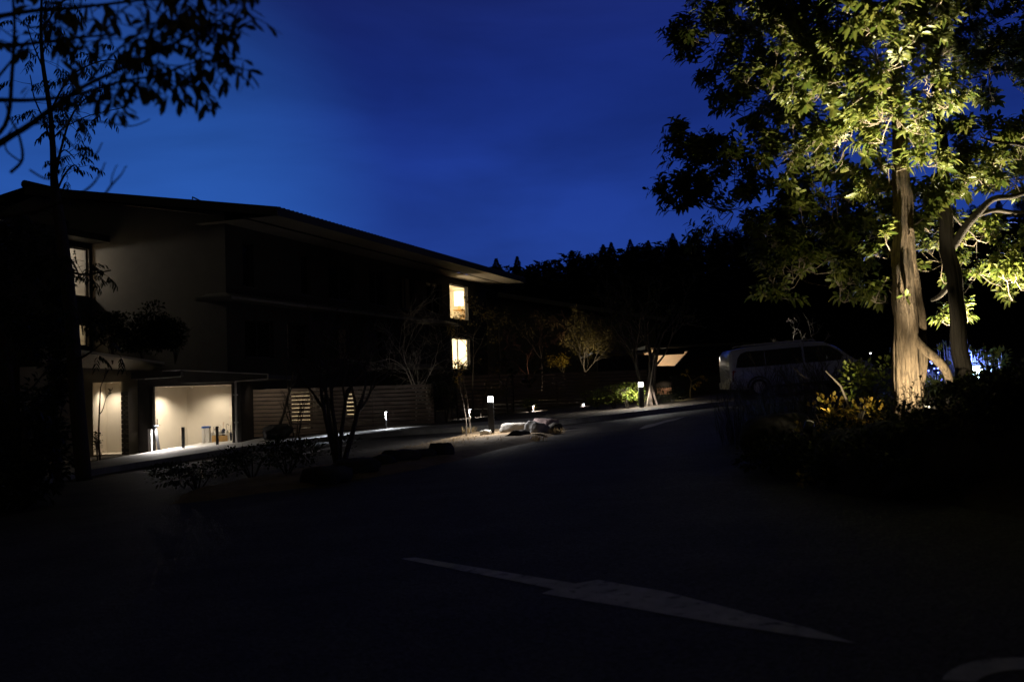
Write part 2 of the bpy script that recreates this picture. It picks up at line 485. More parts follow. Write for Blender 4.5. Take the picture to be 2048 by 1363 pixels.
# pavement behind the kerb, then the planted strip up to the fences
mb = MB(); mb2 = MB()
PW = 2.5
for a, b in zip(KP, KP[1:]):
    n = max(1, round((b - a).length / 1.5))
    for i in range(n):
        p, q = a.lerp(b, i / n), a.lerp(b, (i + 1) / n)
        PW = 2.5 if q.x < 2.9 else .165
        r_ = [(p.x, p.y + .14), (q.x, q.y + .14), (q.x, q.y + PW), (p.x, p.y + PW)]
        mb.add([(x, y, sw(x, y)) for x, y in r_], [(0, 1, 2, 3)])
        wide = 2.0 if q.x < -7.2 else 0
        if q.x < -7.3:
            r2 = [(p.x, p.y + PW), (q.x, q.y + PW), (q.x, q.y + 14), (p.x, p.y + 14)]
            mb.add([(x, y, sw(x, y)) for x, y in r2], [(0, 1, 2, 3)])
        else:
            for k_ in range(6):
                y0, y1 = PW + k_ * 2.0, PW + (k_ + 1) * 2.0
                r2 = [(p.x, p.y + y0), (q.x, q.y + y0), (q.x, q.y + y1), (p.x, p.y + y1)]
                mb2.add([(x, y, sw(x, y) + 0.004 + .03 * max(0, noise.noise((x * .8, y * .8, 0)))) for x, y in r2], [(0, 1, 2, 3)], True)
tag(mb.build('sidewalk', M['concrete'], recalc=False), kind='structure')
tag(mb2.build('planting_bed', M['bed_soil'], recalc=False), kind='structure')

# painted markings
def paint(name, pts, dz=0.008):
    ps = [G(*p) for p in pts]
    mb = MB(); mb.add([(p.x, p.y, p.z + dz) for p in ps], [tuple(range(len(ps)))])
    o = mb.build(name, M['paint'], recalc=False)
    bm = bmesh.new(); bm.from_mesh(o.data)
    for f in bm.faces:
        if f.normal.z < 0: f.normal_flip()
    bmesh.ops.triangulate(bm, faces=bm.faces); bm.to_mesh(o.data); bm.free()
    return tag(o, kind='structure')
paint('road_marking', [(802, 1118), (832, 1115.5), (1151, 1168), (1195, 1160.5), (1330, 1184), (1500, 1228), (1620, 1258), (1712, 1288), (1600, 1274), (1440, 1249), (1260, 1217), (1083, 1188), (1108, 1179)])
paint('road_marking', [(1278, 858), (1292, 850), (1310, 846.5), (1330, 841), (1372, 832.5), (1352, 840), (1330, 845), (1305, 853), (1288, 857)])
paint('road_marking', [(600, 910.5), (602, 907), (660, 894), (694, 888.5), (694, 891), (660, 898)])
arc = []
for i in range(13):
    t = i / 12; arc.append((1884 + 190 * t ** 1.6, 1362 - 45 * math.sin(min(1, t * 1.25) * math.pi / 2)))
arc2 = []
for i in range(13):
    t = i / 12; arc2.append((1952 + 130 * t ** 1.4, 1366 - 25 * math.sin(min(1, t * 1.25) * math.pi / 2)))
paint('road_marking', arc + arc2[::-1])

# planted island between the two lanes
ISL = [G(*p) for p in [(300, 1015), (420, 1003), (560, 985), (750, 957), (860, 938), (960, 914), (1040, 893), (1100, 879), (1128, 869), (1120, 862), (1040, 860), (960, 863), (900, 874), (860, 885), (780, 902), (700, 921), (600, 940), (470, 962), (330, 992)]]
def in_poly(x, y, P):
    c = False; n = len(P)
    for i in range(n):
        a, b = P[i], P[i - 1]
        if (a.y > y) != (b.y > y) and x < (b.x - a.x) * (y - a.y) / (b.y - a.y) + a.x: c = not c
    return c
def edge_dist(x, y, P, closed=True):
    best = 1e9
    for i in range(0 if closed else 1, len(P)):
        a, b = P[i - 1], P[i]
        dx, dy = b.x - a.x, b.y - a.y
        t = clamp(((x - a.x) * dx + (y - a.y) * dy) / (dx * dx + dy * dy + 1e-9), 0, 1)
        best = min(best, math.hypot(x - a.x - t * dx, y - a.y - t * dy))
    return best
def isl_z(x, y):
    if not in_poly(x, y, ISL): return gz(x, y) - 0.06
    e = edge_dist(x, y, ISL)
    return gz(x, y) - 0.05 + 0.15 * sstep(0, 0.7, e) + 0.03 * noise.noise((x * 1.3, y * 1.3, 3)) + .012 * noise.noise((x * 6, y * 6, 3))
xs_ = [min(p.x for p in ISL) - .3 + i * .14 for i in range(int((max(p.x for p in ISL) - min(p.x for p in ISL) + .6) / .14) + 1)]
ys_ = [min(p.y for p in ISL) - .3 + i * .14 for i in range(int((max(p.y for p in ISL) - min(p.y for p in ISL) + .6) / .14) + 1)]
tag(grid_sheet('planting_bed', xs_, ys_, isl_z, M['sandy_soil']), kind='structure')

# bank on the right that carries the big trees
TOE = [G(*p) for p in [(1560, 826), (1515, 838), (1505, 868), (1590, 925), (1700, 985), (1830, 1012), (2080, 1045)]]
BANK = TOE + [Vector((12, 6, 0)), Vector((24, 8, 0)), Vector((24, 27, 0)), Vector((9.5, 27.5, 0))]
def bank_z(x, y):
    if not in_poly(x, y, BANK): return gz(x, y) - 0.08
    e = edge_dist(x, y, TOE, False)
    e2 = min(edge_dist(x, y, BANK), 3)
    h = 0.84 * sstep(0, 1.25, e) + 0.16 * sstep(1.5, 6, e)
    h *= 1 - 0.55 * sstep(13, 22, y)
    return gz(x, y) - 0.05 + h + 0.10 * noise.noise((x * .9, y * .9, 7)) + .03 * noise.noise((x * 4, y * 4, 7))
xs_ = [3.0 + i * .25 for i in range(86)]; ys_ = [5.0 + i * .25 for i in range(94)]
tag(grid_sheet('bank', xs_, ys_, bank_z, M['soil']), kind='structure')

# wooded hill behind
def hill_z(x, y):
    h = 9.5 * sstep(76, 150, y + 0.1 * x) + max(0, x) * .16 * sstep(85, 130, y)
    return gz(x, y) - 0.3 + h + 1.2 * noise.noise((x * .03, y * .03, 1)) * sstep(76, 100, y)
xs_ = [-160 + i * 10 for i in range(42)]; ys_ = [70 + i * 6 for i in range(24)]
tag(grid_sheet('hill', xs_, ys_, hill_z, M['hillside']), kind='structure')

# ================================================================== MAIN BUILDING
C0 = Vector((-10.6, 37, 0)); n1 = Vector((.9438, -.3305, 0)); n2 = Vector((-.3305, -.9438, 0)); dd = -n2; ee = -n1
Z = Vector((0, 0, 1))
def fu(px, py, off=0.0):
    p = on_plane(px, py, C0 + n1 * off, n1)
    return (p - C0).dot(dd), p.z
def lu(px, py, off=0.0):
    p = on_plane(px, py, C0 + n2 * off, n2)
    return (p - C0).dot(ee), p.z
bld = thing('inn_building', C0 + Vector((0, 0, -.6)), 'long three storey inn with deep tiled eaves and three lit upper windows', 'building')
ZB, ZT = -0.6, 8.0
UE = fu(972, 600)[0]
def hole(pxa, pxb, ya, yb, z0=None, z1=None):
    a, b = fu(pxa, ya), fu(pxb, yb)
    return [a[0], b[0], z0, z1]
top_lit = hole(900, 936, 600, 600); zt = fu(901, 567)[1]; zb_ = fu(937, 641)[1]
low_lit = hole(905, 940, 700, 700); zt2 = fu(905, 675)[1]; zb2 = fu(941, 738)[1]
UPZ = (zb_ + .15, zt - .15); LOZ = (zb2 + .35, zt2 + .0)
dark_up = [(486, 508), (602, 622), (657, 708), (738, 773), (799, 829), (852, 883)]
dark_lo = [(490, 547), (574, 618), (659, 704), (755, 771), (801, 829)]
holes = [(top_lit[0], top_lit[1], zb_ - ZB, zt - ZB), (low_lit[0], low_lit[1], zb2 - ZB, zt2 - ZB)]
dark_h = []
for a, b in dark_up:
    dark_h.append((fu(a, 550)[0], fu(b, 560)[0], UPZ[0] - ZB, UPZ[1] - ZB))
for a, b in dark_lo:
    dark_h.append((fu(a, 670)[0], fu(b, 680)[0], LOZ[0] - ZB, LOZ[1] - ZB))
gl = [(fu(583, 800)[0], fu(634, 800)[0], 0.95, 2.25), (fu(693, 800)[0], fu(716, 800)[0], 0.95, 2.25), (fu(853, 800)[0], fu(862, 800)[0], .95, 2.4)]
mb = MB()
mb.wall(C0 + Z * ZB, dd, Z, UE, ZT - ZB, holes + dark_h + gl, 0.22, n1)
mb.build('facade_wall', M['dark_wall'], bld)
# far end wall and back
mb = MB(); DEP = 17.0
mb.add([C0 + dd * UE + Z * ZB, C0 + dd * UE + ee * DEP + Z * ZB, C0 + dd * UE + ee * DEP + Z * ZT, C0 + dd * UE + Z * ZT], [(0, 1, 2, 3)])
mb.add([C0 + dd * UE + ee * DEP + Z * ZB, C0 + ee * DEP + Z * ZB, C0 + ee * DEP + Z * ZT, C0 + dd * UE + ee * DEP + Z * ZT], [(0, 1, 2, 3)])
mb.build('rear_wall', M['dark_wall'], bld)
# gable wall, pale plaster
P0 = on_plane(555, 412, C0 + n1 * 2.6, n1)
P1 = on_plane(1050, 557, C0 + n1 * 2.6, n1)
RG = on_plane(50, 373, P0, n2)
ze = (P0.z + P1.z) / 2
UA, UB = (P0 - C0).dot(dd), (P1 - C0).dot(dd)
WR = (RG - P0).dot(ee); zr = RG.z
slope = (zr - ze) / WR
zsof = ze - 0.30
def roof_under(w): return zsof + slope * (w + 2.6)      # w = distance behind the facade
mb = MB()
mb.add([C0 + Z * ZB, C0 + ee * 6.4 + Z * ZB, C0 + ee * 6.4 + Z * roof_under(6.4), C0 + Z * roof_under(0)], [(0, 1, 2, 3)])
mb.add([C0 + ee * 6.4 + Z * ZB, C0 + ee * DEP + Z * ZB, C0 + ee * DEP + Z * zsof, C0 + ee * (WR - 2.6) + Z * roof_under(WR - 2.6), C0 + ee * 6.4 + Z * roof_under(6.4)], [(0, 1, 2, 3, 4)])
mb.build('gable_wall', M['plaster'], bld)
# tiled roof: raised tile columns running up the slope, closed underneath
mb = MB()
def RP(u, w, dz=0): return C0 + dd * u + n1 * 2.6 + ee * w + Z * (ze + slope * w + dz)
ncol = round((UB - UA) / 0.30)
for i in range(ncol):
    a, b = UA + (UB - UA) * i / ncol, UA + (UB - UA) * (i + 1) / ncol
    m_ = a + (b - a) * .7
    prof = [(a, -.055), (a + (b - a) * .35, .03), (m_, .045), (b, -.055)]
    for (ua, za), (ub, zb3) in zip(prof, prof[1:]):
        mb.add([RP(ua, 0, za), RP(ub, 0, zb3), RP(ub, WR, zb3), RP(ua, WR, za)], [(0, 1, 2, 3)])
        mb.add([RP(ua, 0, za), RP(ub, 0, zb3), RP(ub, 0, -.20), RP(ua, 0, -.20)], [(0, 1, 2, 3)])
mb.add([RP(UA, WR), RP(UB, WR), C0 + dd * UB + n1 * 2.6 + ee * 2 * WR + Z * ze, C0 + dd * UA + n1 * 2.6 + ee * 2 * WR + Z * ze], [(0, 1, 2, 3)])
rf = mb.build('roof', M['roof_tile'], bld)
mb = MB(); mb.tube([RP(UA - .05, WR, .1), RP(UB + .05, WR, .1)], .16, 10); mb.build('ridge_cap', M['roof_tile'], rf)
mb = MB()
for u_, w_, l_ in ((UA + .1, WR - 1.5, .75), (UA + .1, 3.35, .38)):
    a, b = RP(u_, w_, .0), RP(u_, w_ + l_, .13)
    mb = MB(); mb.tube([a - Z * .12, a, b, b - Z * .2], .028, 6); mb.build('snow_guard', M['dark_metal'], rf)
# verge board on the gable and its sloping soffit
mb = MB()
def VP_(u, w, dz): return C0 + dd * u + n1 * 2.6 + ee * w + Z * (ze + slope * w + dz)
mb.hexa([VP_(UA - .03, 0, -.32), VP_(UA + .04, 0, -.32), VP_(UA + .04, WR, -.32), VP_(UA - .03, WR, -.32)], [VP_(UA - .03, 0, .02), VP_(UA + .04, 0, .02), VP_(UA + .04, WR, .02), VP_(UA - .03, WR, .02)])
mb.hexa([VP_(UA, 0, -.30), VP_(UA + .05, 0, -.30), VP_(UB, 0, -.30), VP_(UB, 0, -.30) + n1 * .0 - ee * .04], [VP_(UA, 0, -.05), VP_(UA + .05, 0, -.05), VP_(UB, 0, -.05), VP_(UB, 0, -.05) - ee * .04])
mb.build('fascia_board', M['fascia'], rf)
mb = MB()
mb.add([C0 + dd * UA + n1 * 2.6 + Z * zsof, C0 + dd * UB + n1 * 2.6 + Z * zsof, C0 + dd * UB + n1 * 1.38 + Z * zsof, C0 + dd * UA + n1 * 1.38 + Z * zsof], [(0, 1, 2, 3)])
mb.add([C0 + dd * UA + n1 * 1.18 + Z * zsof, C0 + dd * UB + n1 * 1.18 + Z * zsof, C0 + dd * UB + n1 * -1.0 + Z * zsof, C0 + dd * UA + n1 * -1.0 + Z * zsof], [(0, 1, 2, 3)])
mb.add([C0 + dd * UA + Z * (zsof + slope * 1.6), C0 + dd * .0 + Z * (zsof + slope * 1.6), C0 + dd * 0 + ee * (WR - 2.6) + Z * (roof_under(WR - 2.6)), C0 + dd * UA + ee * (WR - 2.6) + Z * roof_under(WR - 2.6)], [(0, 1, 2, 3)])
mb.build('soffit', M['soffit'], rf)
mb = MB()
mb.add([C0 + dd * UA + n1 * 1.4 + Z * (zsof + .05), C0 + dd * UB + n1 * 1.4 + Z * (zsof + .05), C0 + dd * UB + n1 * 1.16 + Z * (zsof + .05), C0 + dd * UA + n1 * 1.16 + Z * (zsof + .05)], [(0, 1, 2, 3)])
mb.build('vent_slot', M['dark_metal'], rf)

def win(parent, o, u, nrm, u0_, u1_, z0, z1, glass, frame='frame_metal', mull=(), sill=True, fw_=.05, rec=.16):
    """window in a reveal: frame bars, pane, sill"""
    mb = MB(); A = o + u * u0_ - nrm * rec; B = o + u * u1_ - nrm * rec
    t = .035
    for zz in (z0 + fw_ / 2, z1 - fw_ / 2):
        mb.obox((A + B) / 2 + Z * zz, u * ((u1_ - u0_) / 2 - .002), nrm * t, Z * (fw_ / 2))
    for uu in [u0_ + fw_ / 2, u1_ - fw_ / 2] + [u0_ + (u1_ - u0_) * q for q in mull]:
        mb.obox(o + u * uu - nrm * rec + Z * (z0 + z1) / 2, u * (fw_ / 2), nrm * (t - .003), Z * ((z1 - z0) / 2 - fw_))
    w_ = mb.build('window', M[frame], parent)
    mb = MB(); mb.add([A + Z * (z0 + .01) - nrm * .01, B + Z * (z0 + .01) - nrm * .01, B + Z * (z1 - .01) - nrm * .01, A + Z * (z1 - .01) - nrm * .01], [(0, 1, 2, 3)])
    mb.build('pane', M[glass], w_)
    if sill:
        mb = MB(); mb.obox(o + u * (u0_ + u1_) / 2 + nrm * .0 + Z * (z0 - .03), u * ((u1_ - u0_) / 2 + .06), nrm * .06, Z * .025); mb.build('sill', M['frame_metal'], w_)
    return w_
for i, h in enumerate(dark_h):
    wide = h[1] - h[0]
    w_ = win(bld, C0, dd, n1, h[0], h[1], h[2] + ZB, h[3] + ZB, 'clear_glass' if i in (4, 7, 8, 10) else 'dark_glass', mull=(.5,) if wide > 1.8 else ())
    if i in (4, 7, 8, 10):       # drawn curtains behind the glass of some rooms
        mb = MB(); n = 28
        u0_, u1_ = (h[0], h[0] + wide * .34) if i != 4 else (h[1] - wide * .5, h[1])
        if i == 8: u0_, u1_ = h[1] - wide * .3, h[1]
        vs = []
        for q in range(n + 1):
            uu = u0_ + (u1_ - u0_) * q / n
            off = .32 + .03 * math.sin(q * 1.7)
            vs += [C0 + dd * uu - n1 * off + Z * (h[2] + ZB), C0 + dd * uu - n1 * off + Z * (h[3] + ZB)]
        mb.add(vs, [(2 * q, 2 * q + 2, 2 * q + 3, 2 * q + 1) for q in range(n)], True)
        mb.build('curtain', M['curtain'], w_, recalc=False)
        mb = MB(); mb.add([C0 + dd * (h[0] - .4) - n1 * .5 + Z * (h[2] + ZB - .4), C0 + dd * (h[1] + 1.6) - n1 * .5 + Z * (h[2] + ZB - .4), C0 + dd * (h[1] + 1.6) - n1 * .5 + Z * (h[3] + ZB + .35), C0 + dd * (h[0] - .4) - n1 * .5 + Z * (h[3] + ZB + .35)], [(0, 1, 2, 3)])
        mb.build('dark_room_backing', M['dark_metal'], w_)  # dark sheet standing in for the unlit room, shuts out the sky
def room(parent, o, u, nrm, ua, ub, za, zb, depth, open_rect, wallm='room_cream', endm=None, back=.23):
    """interior box behind a window; the side towards the window has an opening"""
    mb = MB()
    F = lambda a, w, z: o + u * a - nrm * w + Z * z
    mb.add([F(ua, depth, za), F(ub, depth, za), F(ub, depth, zb), F(ua, depth, zb)], [(0, 1, 2, 3)])
    mb.add([F(ua, back, za), F(ua, depth, za), F(ua, depth, zb), F(ua, back, zb)], [(0, 1, 2, 3)])
    mb.add([F(ua, back, zb), F(ub, back, zb), F(ub, depth, zb), F(ua, depth, zb)], [(0, 1, 2, 3)])
    mb.add([F(ua, back, za), F(ub, back, za), F(ub, depth, za), F(ua, depth, za)], [(0, 1, 2, 3)])
    h = open_rect
    mb.wall(F(ua, back, za), u, Z, ub - ua, zb - za, [(h[0] - ua, h[1] - ua, h[2] - za, h[3] - za)], 0.0, nrm)
    r = mb.build('room', M[wallm], parent, recalc=False)
    mb = MB(); mb.add([F(ub, back, za), F(ub, depth, za), F(ub, depth, zb), F(ub, back, zb)], [(0, 1, 2, 3)])
    mb.build('end_wall', M[endm or wallm], r, recalc=False)
    return r
# upper lit room
w_ = win(bld, C0, dd, n1, top_lit[0], top_lit[1], zb_, zt, 'clear_glass')
room(bld, C0, dd, n1, top_lit[0] - 1.0, top_lit[1] + 2.6, zb_ - .5, zt + .12, 3.2, (top_lit[0], top_lit[1], zb_, zt))
d_ = ray(918, 600); p = on_plane(918, 600, C0 - n1 * 1.25, n1)
lz0 = p.z; lp = Vector((p.x, p.y, zb_ - .5))
ltop = on_plane(918, 583, C0 - n1 * 1.25, n1).z; lbot = on_plane(918, 611, C0 - n1 * 1.25, n1).z; ttop = on_plane(917, 619, C0 - n1 * 1.25, n1).z
fl = thing('table_lamp', Vector((lp.x, lp.y, ttop)), 'tall glowing cylinder lamp on a wooden stand in the upper lit window', 'lamp')
mb = MB(); mb.lathe((lp.x, lp.y, lbot), [(.30, 0), (.30, ltop - lbot)], 24); mb.build('lamp_shade', M['shade_glow'], fl)
mb = MB(); mb.lathe((lp.x, lp.y, ttop), [(.17, 0), (.17, .03), (.09, .05), (.09, lbot - ttop - .003)], 20); mb.build('base', M['light_wood'], fl)
stn = thing('lamp_stand', Vector((lp.x, lp.y, zb_ - .5)), 'slatted light wood stand under the glowing cylinder lamp', 'stand')
mb = MB(); mb.obox((lp.x, lp.y, ttop - .035), dd * .42, n1 * .25, Z * .03); mb.build('top', M['light_wood'], stn)
for q in range(4):
    mb = MB(); c = Vector((lp.x, lp.y, 0)) + dd * (-.36 + .24 * q) + n1 * .2; mb.bar(c + Z * (zb_ - .5), c + Z * (ttop - .07), .07, .05, up=(1, 0, 0)); mb.build('leg', M['light_wood'], stn)
mb = MB(); mb.obox((lp.x, lp.y, zb_ - .2), dd * .40, n1 * .15, Z * .02); mb.build('shelf', M['light_wood'], stn)
cc = Vector((lp.x, lp.y, 0))
point('room_light', C0 + dd * (top_lit[0] + .35) - n1 * 1.4 + Z * (zb_ + .8), 290, (1, .80, .52), .15, bld)
# lower lit room with pale curtains
win(bld, C0, dd, n1, low_lit[0], low_lit[1], zb2, zt2, 'clear_glass', mull=(.42,))
room(bld, C0, dd, n1, low_lit[0] - .8, low_lit[1] + 2.4, zb2 - .4, zt2 + .10, 3.0, (low_lit[0], low_lit[1], zb2, zt2))
point('room_light', C0 + dd * (low_lit[1] - .2) - n1 * 1.3 + Z * (zt2 - .5), 420, (1, .88, .66), .2, bld)
# two ground floor rooms glimpsed through the fence
for h in gl:
    win(bld, C0, dd, n1, h[0], h[1], h[2] + ZB, h[3] + ZB, 'clear_glass', sill=False)
    room(bld, C0, dd, n1, h[0] - .3, h[1] + .6, h[2] + ZB - .2, h[3] + ZB + .1, 2.2, (h[0], h[1], h[2] + ZB, h[3] + ZB))
    point('room_light', C0 + dd * (h[0] + h[1]) / 2 - n1 * 1.0 + Z * (h[3] + ZB - .3), 34 if h[1] - h[0] > 1 else 15, (1, .85, .6), .15, bld)
# thin canopies between the storeys
def canopy(ua, ub, zlow, proj, wrap=0.0, name='canopy'):
    mb = MB(); th = .10
    F = lambda a, w, z: C0 + dd * a + n1 * w + Z * z
    if wrap:
        mb.hexa([F(ua, .004, zlow), F(ub, .004, zlow), F(ub, proj, zlow), F(ua - proj, proj, zlow)], [F(ua, .004, zlow + .32), F(ub, .004, zlow + .32), F(ub, proj, zlow + th), F(ua - proj, proj, zlow + th)])
        E = lambda w, a, z: C0 + ee * a + n2 * w + Z * z
        mb.hexa([E(.004, -.0, zlow), E(.004, wrap, zlow), E(proj, wrap, zlow), E(proj, -proj, zlow)][::-1], [E(.004, -.0, zlow + .32), E(.004, wrap, zlow + .32), E(proj, wrap, zlow + th), E(proj, -proj, zlow + th)][::-1])
    else:
        mb.hexa([F(ua, .004, zlow), F(ub, .004, zlow), F(ub, proj, zlow), F(ua, proj, zlow)], [F(ua, .004, zlow + .3), F(ub, .004, zlow + .3), F(ub, proj, zlow + th), F(ua, proj, zlow + th)])
    return mb.build(name, M['canopy_grey'], bld)
uc, zc = fu(922, 652, .75)
canopy(0, uc, zc, .75, wrap=lu(402, 590, .4)[0])
ud, zd = fu(888, 738, .75)
canopy(fu(797, 722, .75)[0], ud, zd, .75)

# ------------------------------------------------------------------ wing with the lit window at the left
W0 = on_plane(183, 550, C0, n2); W0.z = 0
wg = thing('guest_wing', W0 + Z * -.6, 'dark side wing projecting from the pale gable with a tall lit window', 'building')
def wu(px, py):
    p = on_plane(px, py, W0, n1); return (p - W0).dot(n2), p.z
wa, wzt = wu(178, 498); wzb = wu(178, 594)[1]
wb = wa + 1.0
wa2, wzt2 = wu(178, 648); wzb2 = wu(178, 692)[1]
mb = MB(); mb.wall(W0 + Z * ZB, n2, Z, 9.0, 7.7 - ZB, [(wa, wb, wzb - ZB, wzt - ZB), (wa2, wa2 + .5, wzb2 - ZB, wzt2 - ZB)], .22, n1)
mb.add([W0 + n2 * 9 + Z * ZB, W0 + n2 * 9 + ee * 7 + Z * ZB, W0 + n2 * 9 + ee * 7 + Z * 7.7, W0 + n2 * 9 + Z * 7.7], [(0, 1, 2, 3)])
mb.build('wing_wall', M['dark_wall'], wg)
win(wg, W0, n2, n1, wa, wb, wzb, wzt, 'clear_glass')
room(wg, W0, n2, n1, wa - .5, wb + 2.0, wzb - .3, wzt + .25, 2.6, (wa, wb, wzb, wzt), endm='room_wood')
point('room_light', W0 + n2 * (wa + 1.1) + ee * 2.1 + Z * (wzt - .1), 175, (1, .87, .70), .12, wg)
win(wg, W0, n2, n1, wa2, wa2 + .5, wzb2, wzt2, 'clear_glass')
room(wg, W0, n2, n1, wa2 - .3, wa2 + .9, wzb2 - .2, wzt2 + .2, 2.0, (wa2, wa2 + .5, wzb2, wzt2))
point('room_light', W0 + n2 * (wa2 + .3) + ee * 1 + Z * (wzt2 - .3), 16, (1, .8, .52), .12, wg)
mb = MB()
mb.hexa([W0 + n2 * -.3 + n1 * .9 + Z * 7.7, W0 + n2 * 9.6 + n1 * .9 + Z * 7.7, W0 + n2 * 9.6 + ee * 7.6 + Z * 7.7, W0 + n2 * -.3 + ee * 7.6 + Z * 7.7],
        [W0 + n2 * -.3 + n1 * .9 + Z * 7.95, W0 + n2 * 9.6 + n1 * .9 + Z * 7.95, W0 + n2 * 9.6 + ee * 7.6 + Z * 8.0, W0 + n2 * -.3 + ee * 7.6 + Z * 8.0])
mb.build('roof', M['roof_tile'], wg)
mb = MB(); q = wzt + .35
mb.hexa([W0 + n2 * .02 + Z * q, W0 + n2 * (wb + .3) + Z * q, W0 + n2 * (wb + .3) + n1 * .75 + Z * q, W0 + n2 * .02 + n1 * .75 + Z * q], [W0 + n2 * .02 + Z * (q + .2), W0 + n2 * (wb + .3) + Z * (q + .2), W0 + n2 * (wb + .3) + n1 * .75 + Z * (q + .07), W0 + n2 * .02 + n1 * .75 + Z * (q + .07)])
mb.build('canopy', M['fascia'], wg)

# ------------------------------------------------------------------ ground floor annex: service wall, lit recess, umbrella porch
X_, Y_ = Vector((1, 0, 0)), Vector((0, 1, 0))
ax = thing('porch_annex', at(390, 900, 33), 'low flat roofed annex with a brightly lit umbrella porch opening', 'building')
YW = 35.2; zfl = at(390, 897, 35.5).z; zcl = at(375, 773, 36.3).z
ZA = -.6
xl, xr = at(40, 800, YW).x, at(276, 800, YW).x
zwt = at(186, 729, YW).z
hx0, hx1 = at(186, 830, YW).x, at(243, 830, YW).x; hz0, hz1 = at(215, 908, YW).z, at(215, 764, YW).z
gx0, gx1 = at(84, 800, YW).x, at(129, 800, YW).x; gz0, gz1 = at(105, 812, YW).z, at(105, 782, YW).z
mb = MB(); mb.wall(Vector((xl, YW, ZA)), X_, Z, xr - xl, zwt - ZA, [(hx0 - xl, hx1 - xl, hz0 - ZA, hz1 - ZA), (gx0 - xl, gx1 - xl, gz0 - ZA, gz1 - ZA)], .15, -Y_)
sv = mb.build('service_wall', M['plaster_light'], ax)
mb = MB(); n = 15
for i in range(n):
    x = gx0 + (gx1 - gx0) * (i + .5) / n; mb.box(x - .012, x + .012, YW + .03, YW + .06, gz0, gz1)
mb.add([(gx0, YW + .14, gz0), (gx1, YW + .14, gz0), (gx1, YW + .14, gz1), (gx0, YW + .14, gz1)], [(0, 1, 2, 3)])
mb.build('louvre_grille', M['frame_pale'], ax)
# the lit recess
mb = MB(); yb = YW + 1.15
mb.add([(hx0, yb, hz0), (hx1 + .6, yb, hz0), (hx1 + .6, yb, hz1), (hx0, yb, hz1)], [(0, 1, 2, 3)])
mb.add([(hx0, YW + .151, hz0), (hx0, yb, hz0), (hx0, yb, hz1), (hx0, YW + .151, hz1)], [(0, 1, 2, 3)])
mb.add([(hx1 + .6, YW + .151, hz0), (hx1 + .6, yb, hz0), (hx1 + .6, yb, hz1), (hx1 + .6, YW + .151, hz1)], [(0, 1, 2, 3)])
mb.add([(hx1, YW + .151, hz0), (hx1 + .6, YW + .151, hz0), (hx1 + .6, YW + .151, hz1), (hx1, YW + .151, hz1)], [(0, 1, 2, 3)])
mb.add([(hx0, YW + .151, hz1), (hx1 + .6, YW + .151, hz1), (hx1 + .6, yb, hz1), (hx0, yb, hz1)], [(0, 1, 2, 3)])
mb.add([(hx0, YW + .151, hz0), (hx1 + .6, YW + .151, hz0), (hx1 + .6, yb, hz0), (hx0, yb, hz0)], [(0, 1, 2, 3)])
mb.build('recess', M['plaster_light'], ax, recalc=False)
def downlight(x, y, z, power, col=(1, .86, .67), ang=95, tgt=None, blend=1.0):
    mb = MB(); mb.lathe((x, y, z - .004), [(.04, 0), (.04, .003)], 16); mb.build('downlight', M['downlight_glow'], ax)
    spot('downlight_lamp', (x, y, z - .03), tgt or (x, y, z - 2), power, col, ang, blend, .03, ax)
downlight(at(224, 800, yb - .5).x, yb - .5, hz1 - .004, 150, ang=120)
# canopy with pale sloping soffit over the recess
mb = MB()
bt = [at(80, 691, 33.0), at(329, 728, 33.0), at(300, 742, 35.15), at(80, 731, 35.15)]
mb.hexa(bt, [p + Z * .07 for p in bt[:2]] + [p + Z * .30 for p in bt[2:]])
mb.build('canopy', M['white_paint'], ax)
# porch shell: dark front with opening, angled slatted side screen, plaster inside
YF = 33.0
fx0, fx1 = at(276, 830, YF).x, at(482, 830, YF).x; ox0, ox1 = at(307.5, 840, YF).x, at(464, 840, YF).x
ftop = at(390, 748, YF).z; oz1 = at(390, 770, YF).z
mb = MB(); mb.wall(Vector((fx0, YF, ZA)), X_, Z, fx1 - fx0, ftop - ZA, [(ox0 - fx0, ox1 - fx0, zfl - ZA, oz1 - ZA)], .16, -Y_)
mb.add([(fx1, YF, ZA), (fx1, YF + 4, ZA), (fx1, YF + 4, ftop), (fx1, YF, ftop)], [(0, 1, 2, 3)])
mb.build('front_wall', M['dark_wood'], ax)
cx_ = at(375, 840, 36.3).x
mb = MB(); B1 = Vector((ox0 - .9, 34.1, 0)); B2 = Vector((cx_, 36.3, 0)); B3 = Vector((ox1 + .22, 36.3, 0)); B4 = Vector((ox1 + .22, YF + .165, 0)); B0 = Vector((ox0 - .9, YF + .165, 0))
ring = [B0, B1, B2, B3, B4]
for a, b in zip(ring, ring[1:]):
    mb.add([a + Z * zfl, b + Z * zfl, b + Z * zcl, a + Z * zcl], [(0, 1, 2, 3)])
for a, b in ((B0, Vector((ox0, YF + .165, 0))), (Vector((ox1, YF + .165, 0)), B4)):
    mb.add([a + Z * zfl, b + Z * zfl, b + Z * zcl, a + Z * zcl], [(0, 1, 2, 3)])
mb.build('porch_wall', M['plaster_light'], ax, recalc=False)
mb = MB(); mb.add([p + Z * zcl for p in ring], [(0, 1, 2, 3, 4)]); mb.build('porch_ceiling', M['plaster_light'], ax, recalc=False)
mb = MB(); mb.add([p + Z * zfl for p in ring] , [(0, 1, 2, 3, 4)]); mb.build('porch_floor', M['concrete'], ax, recalc=False)
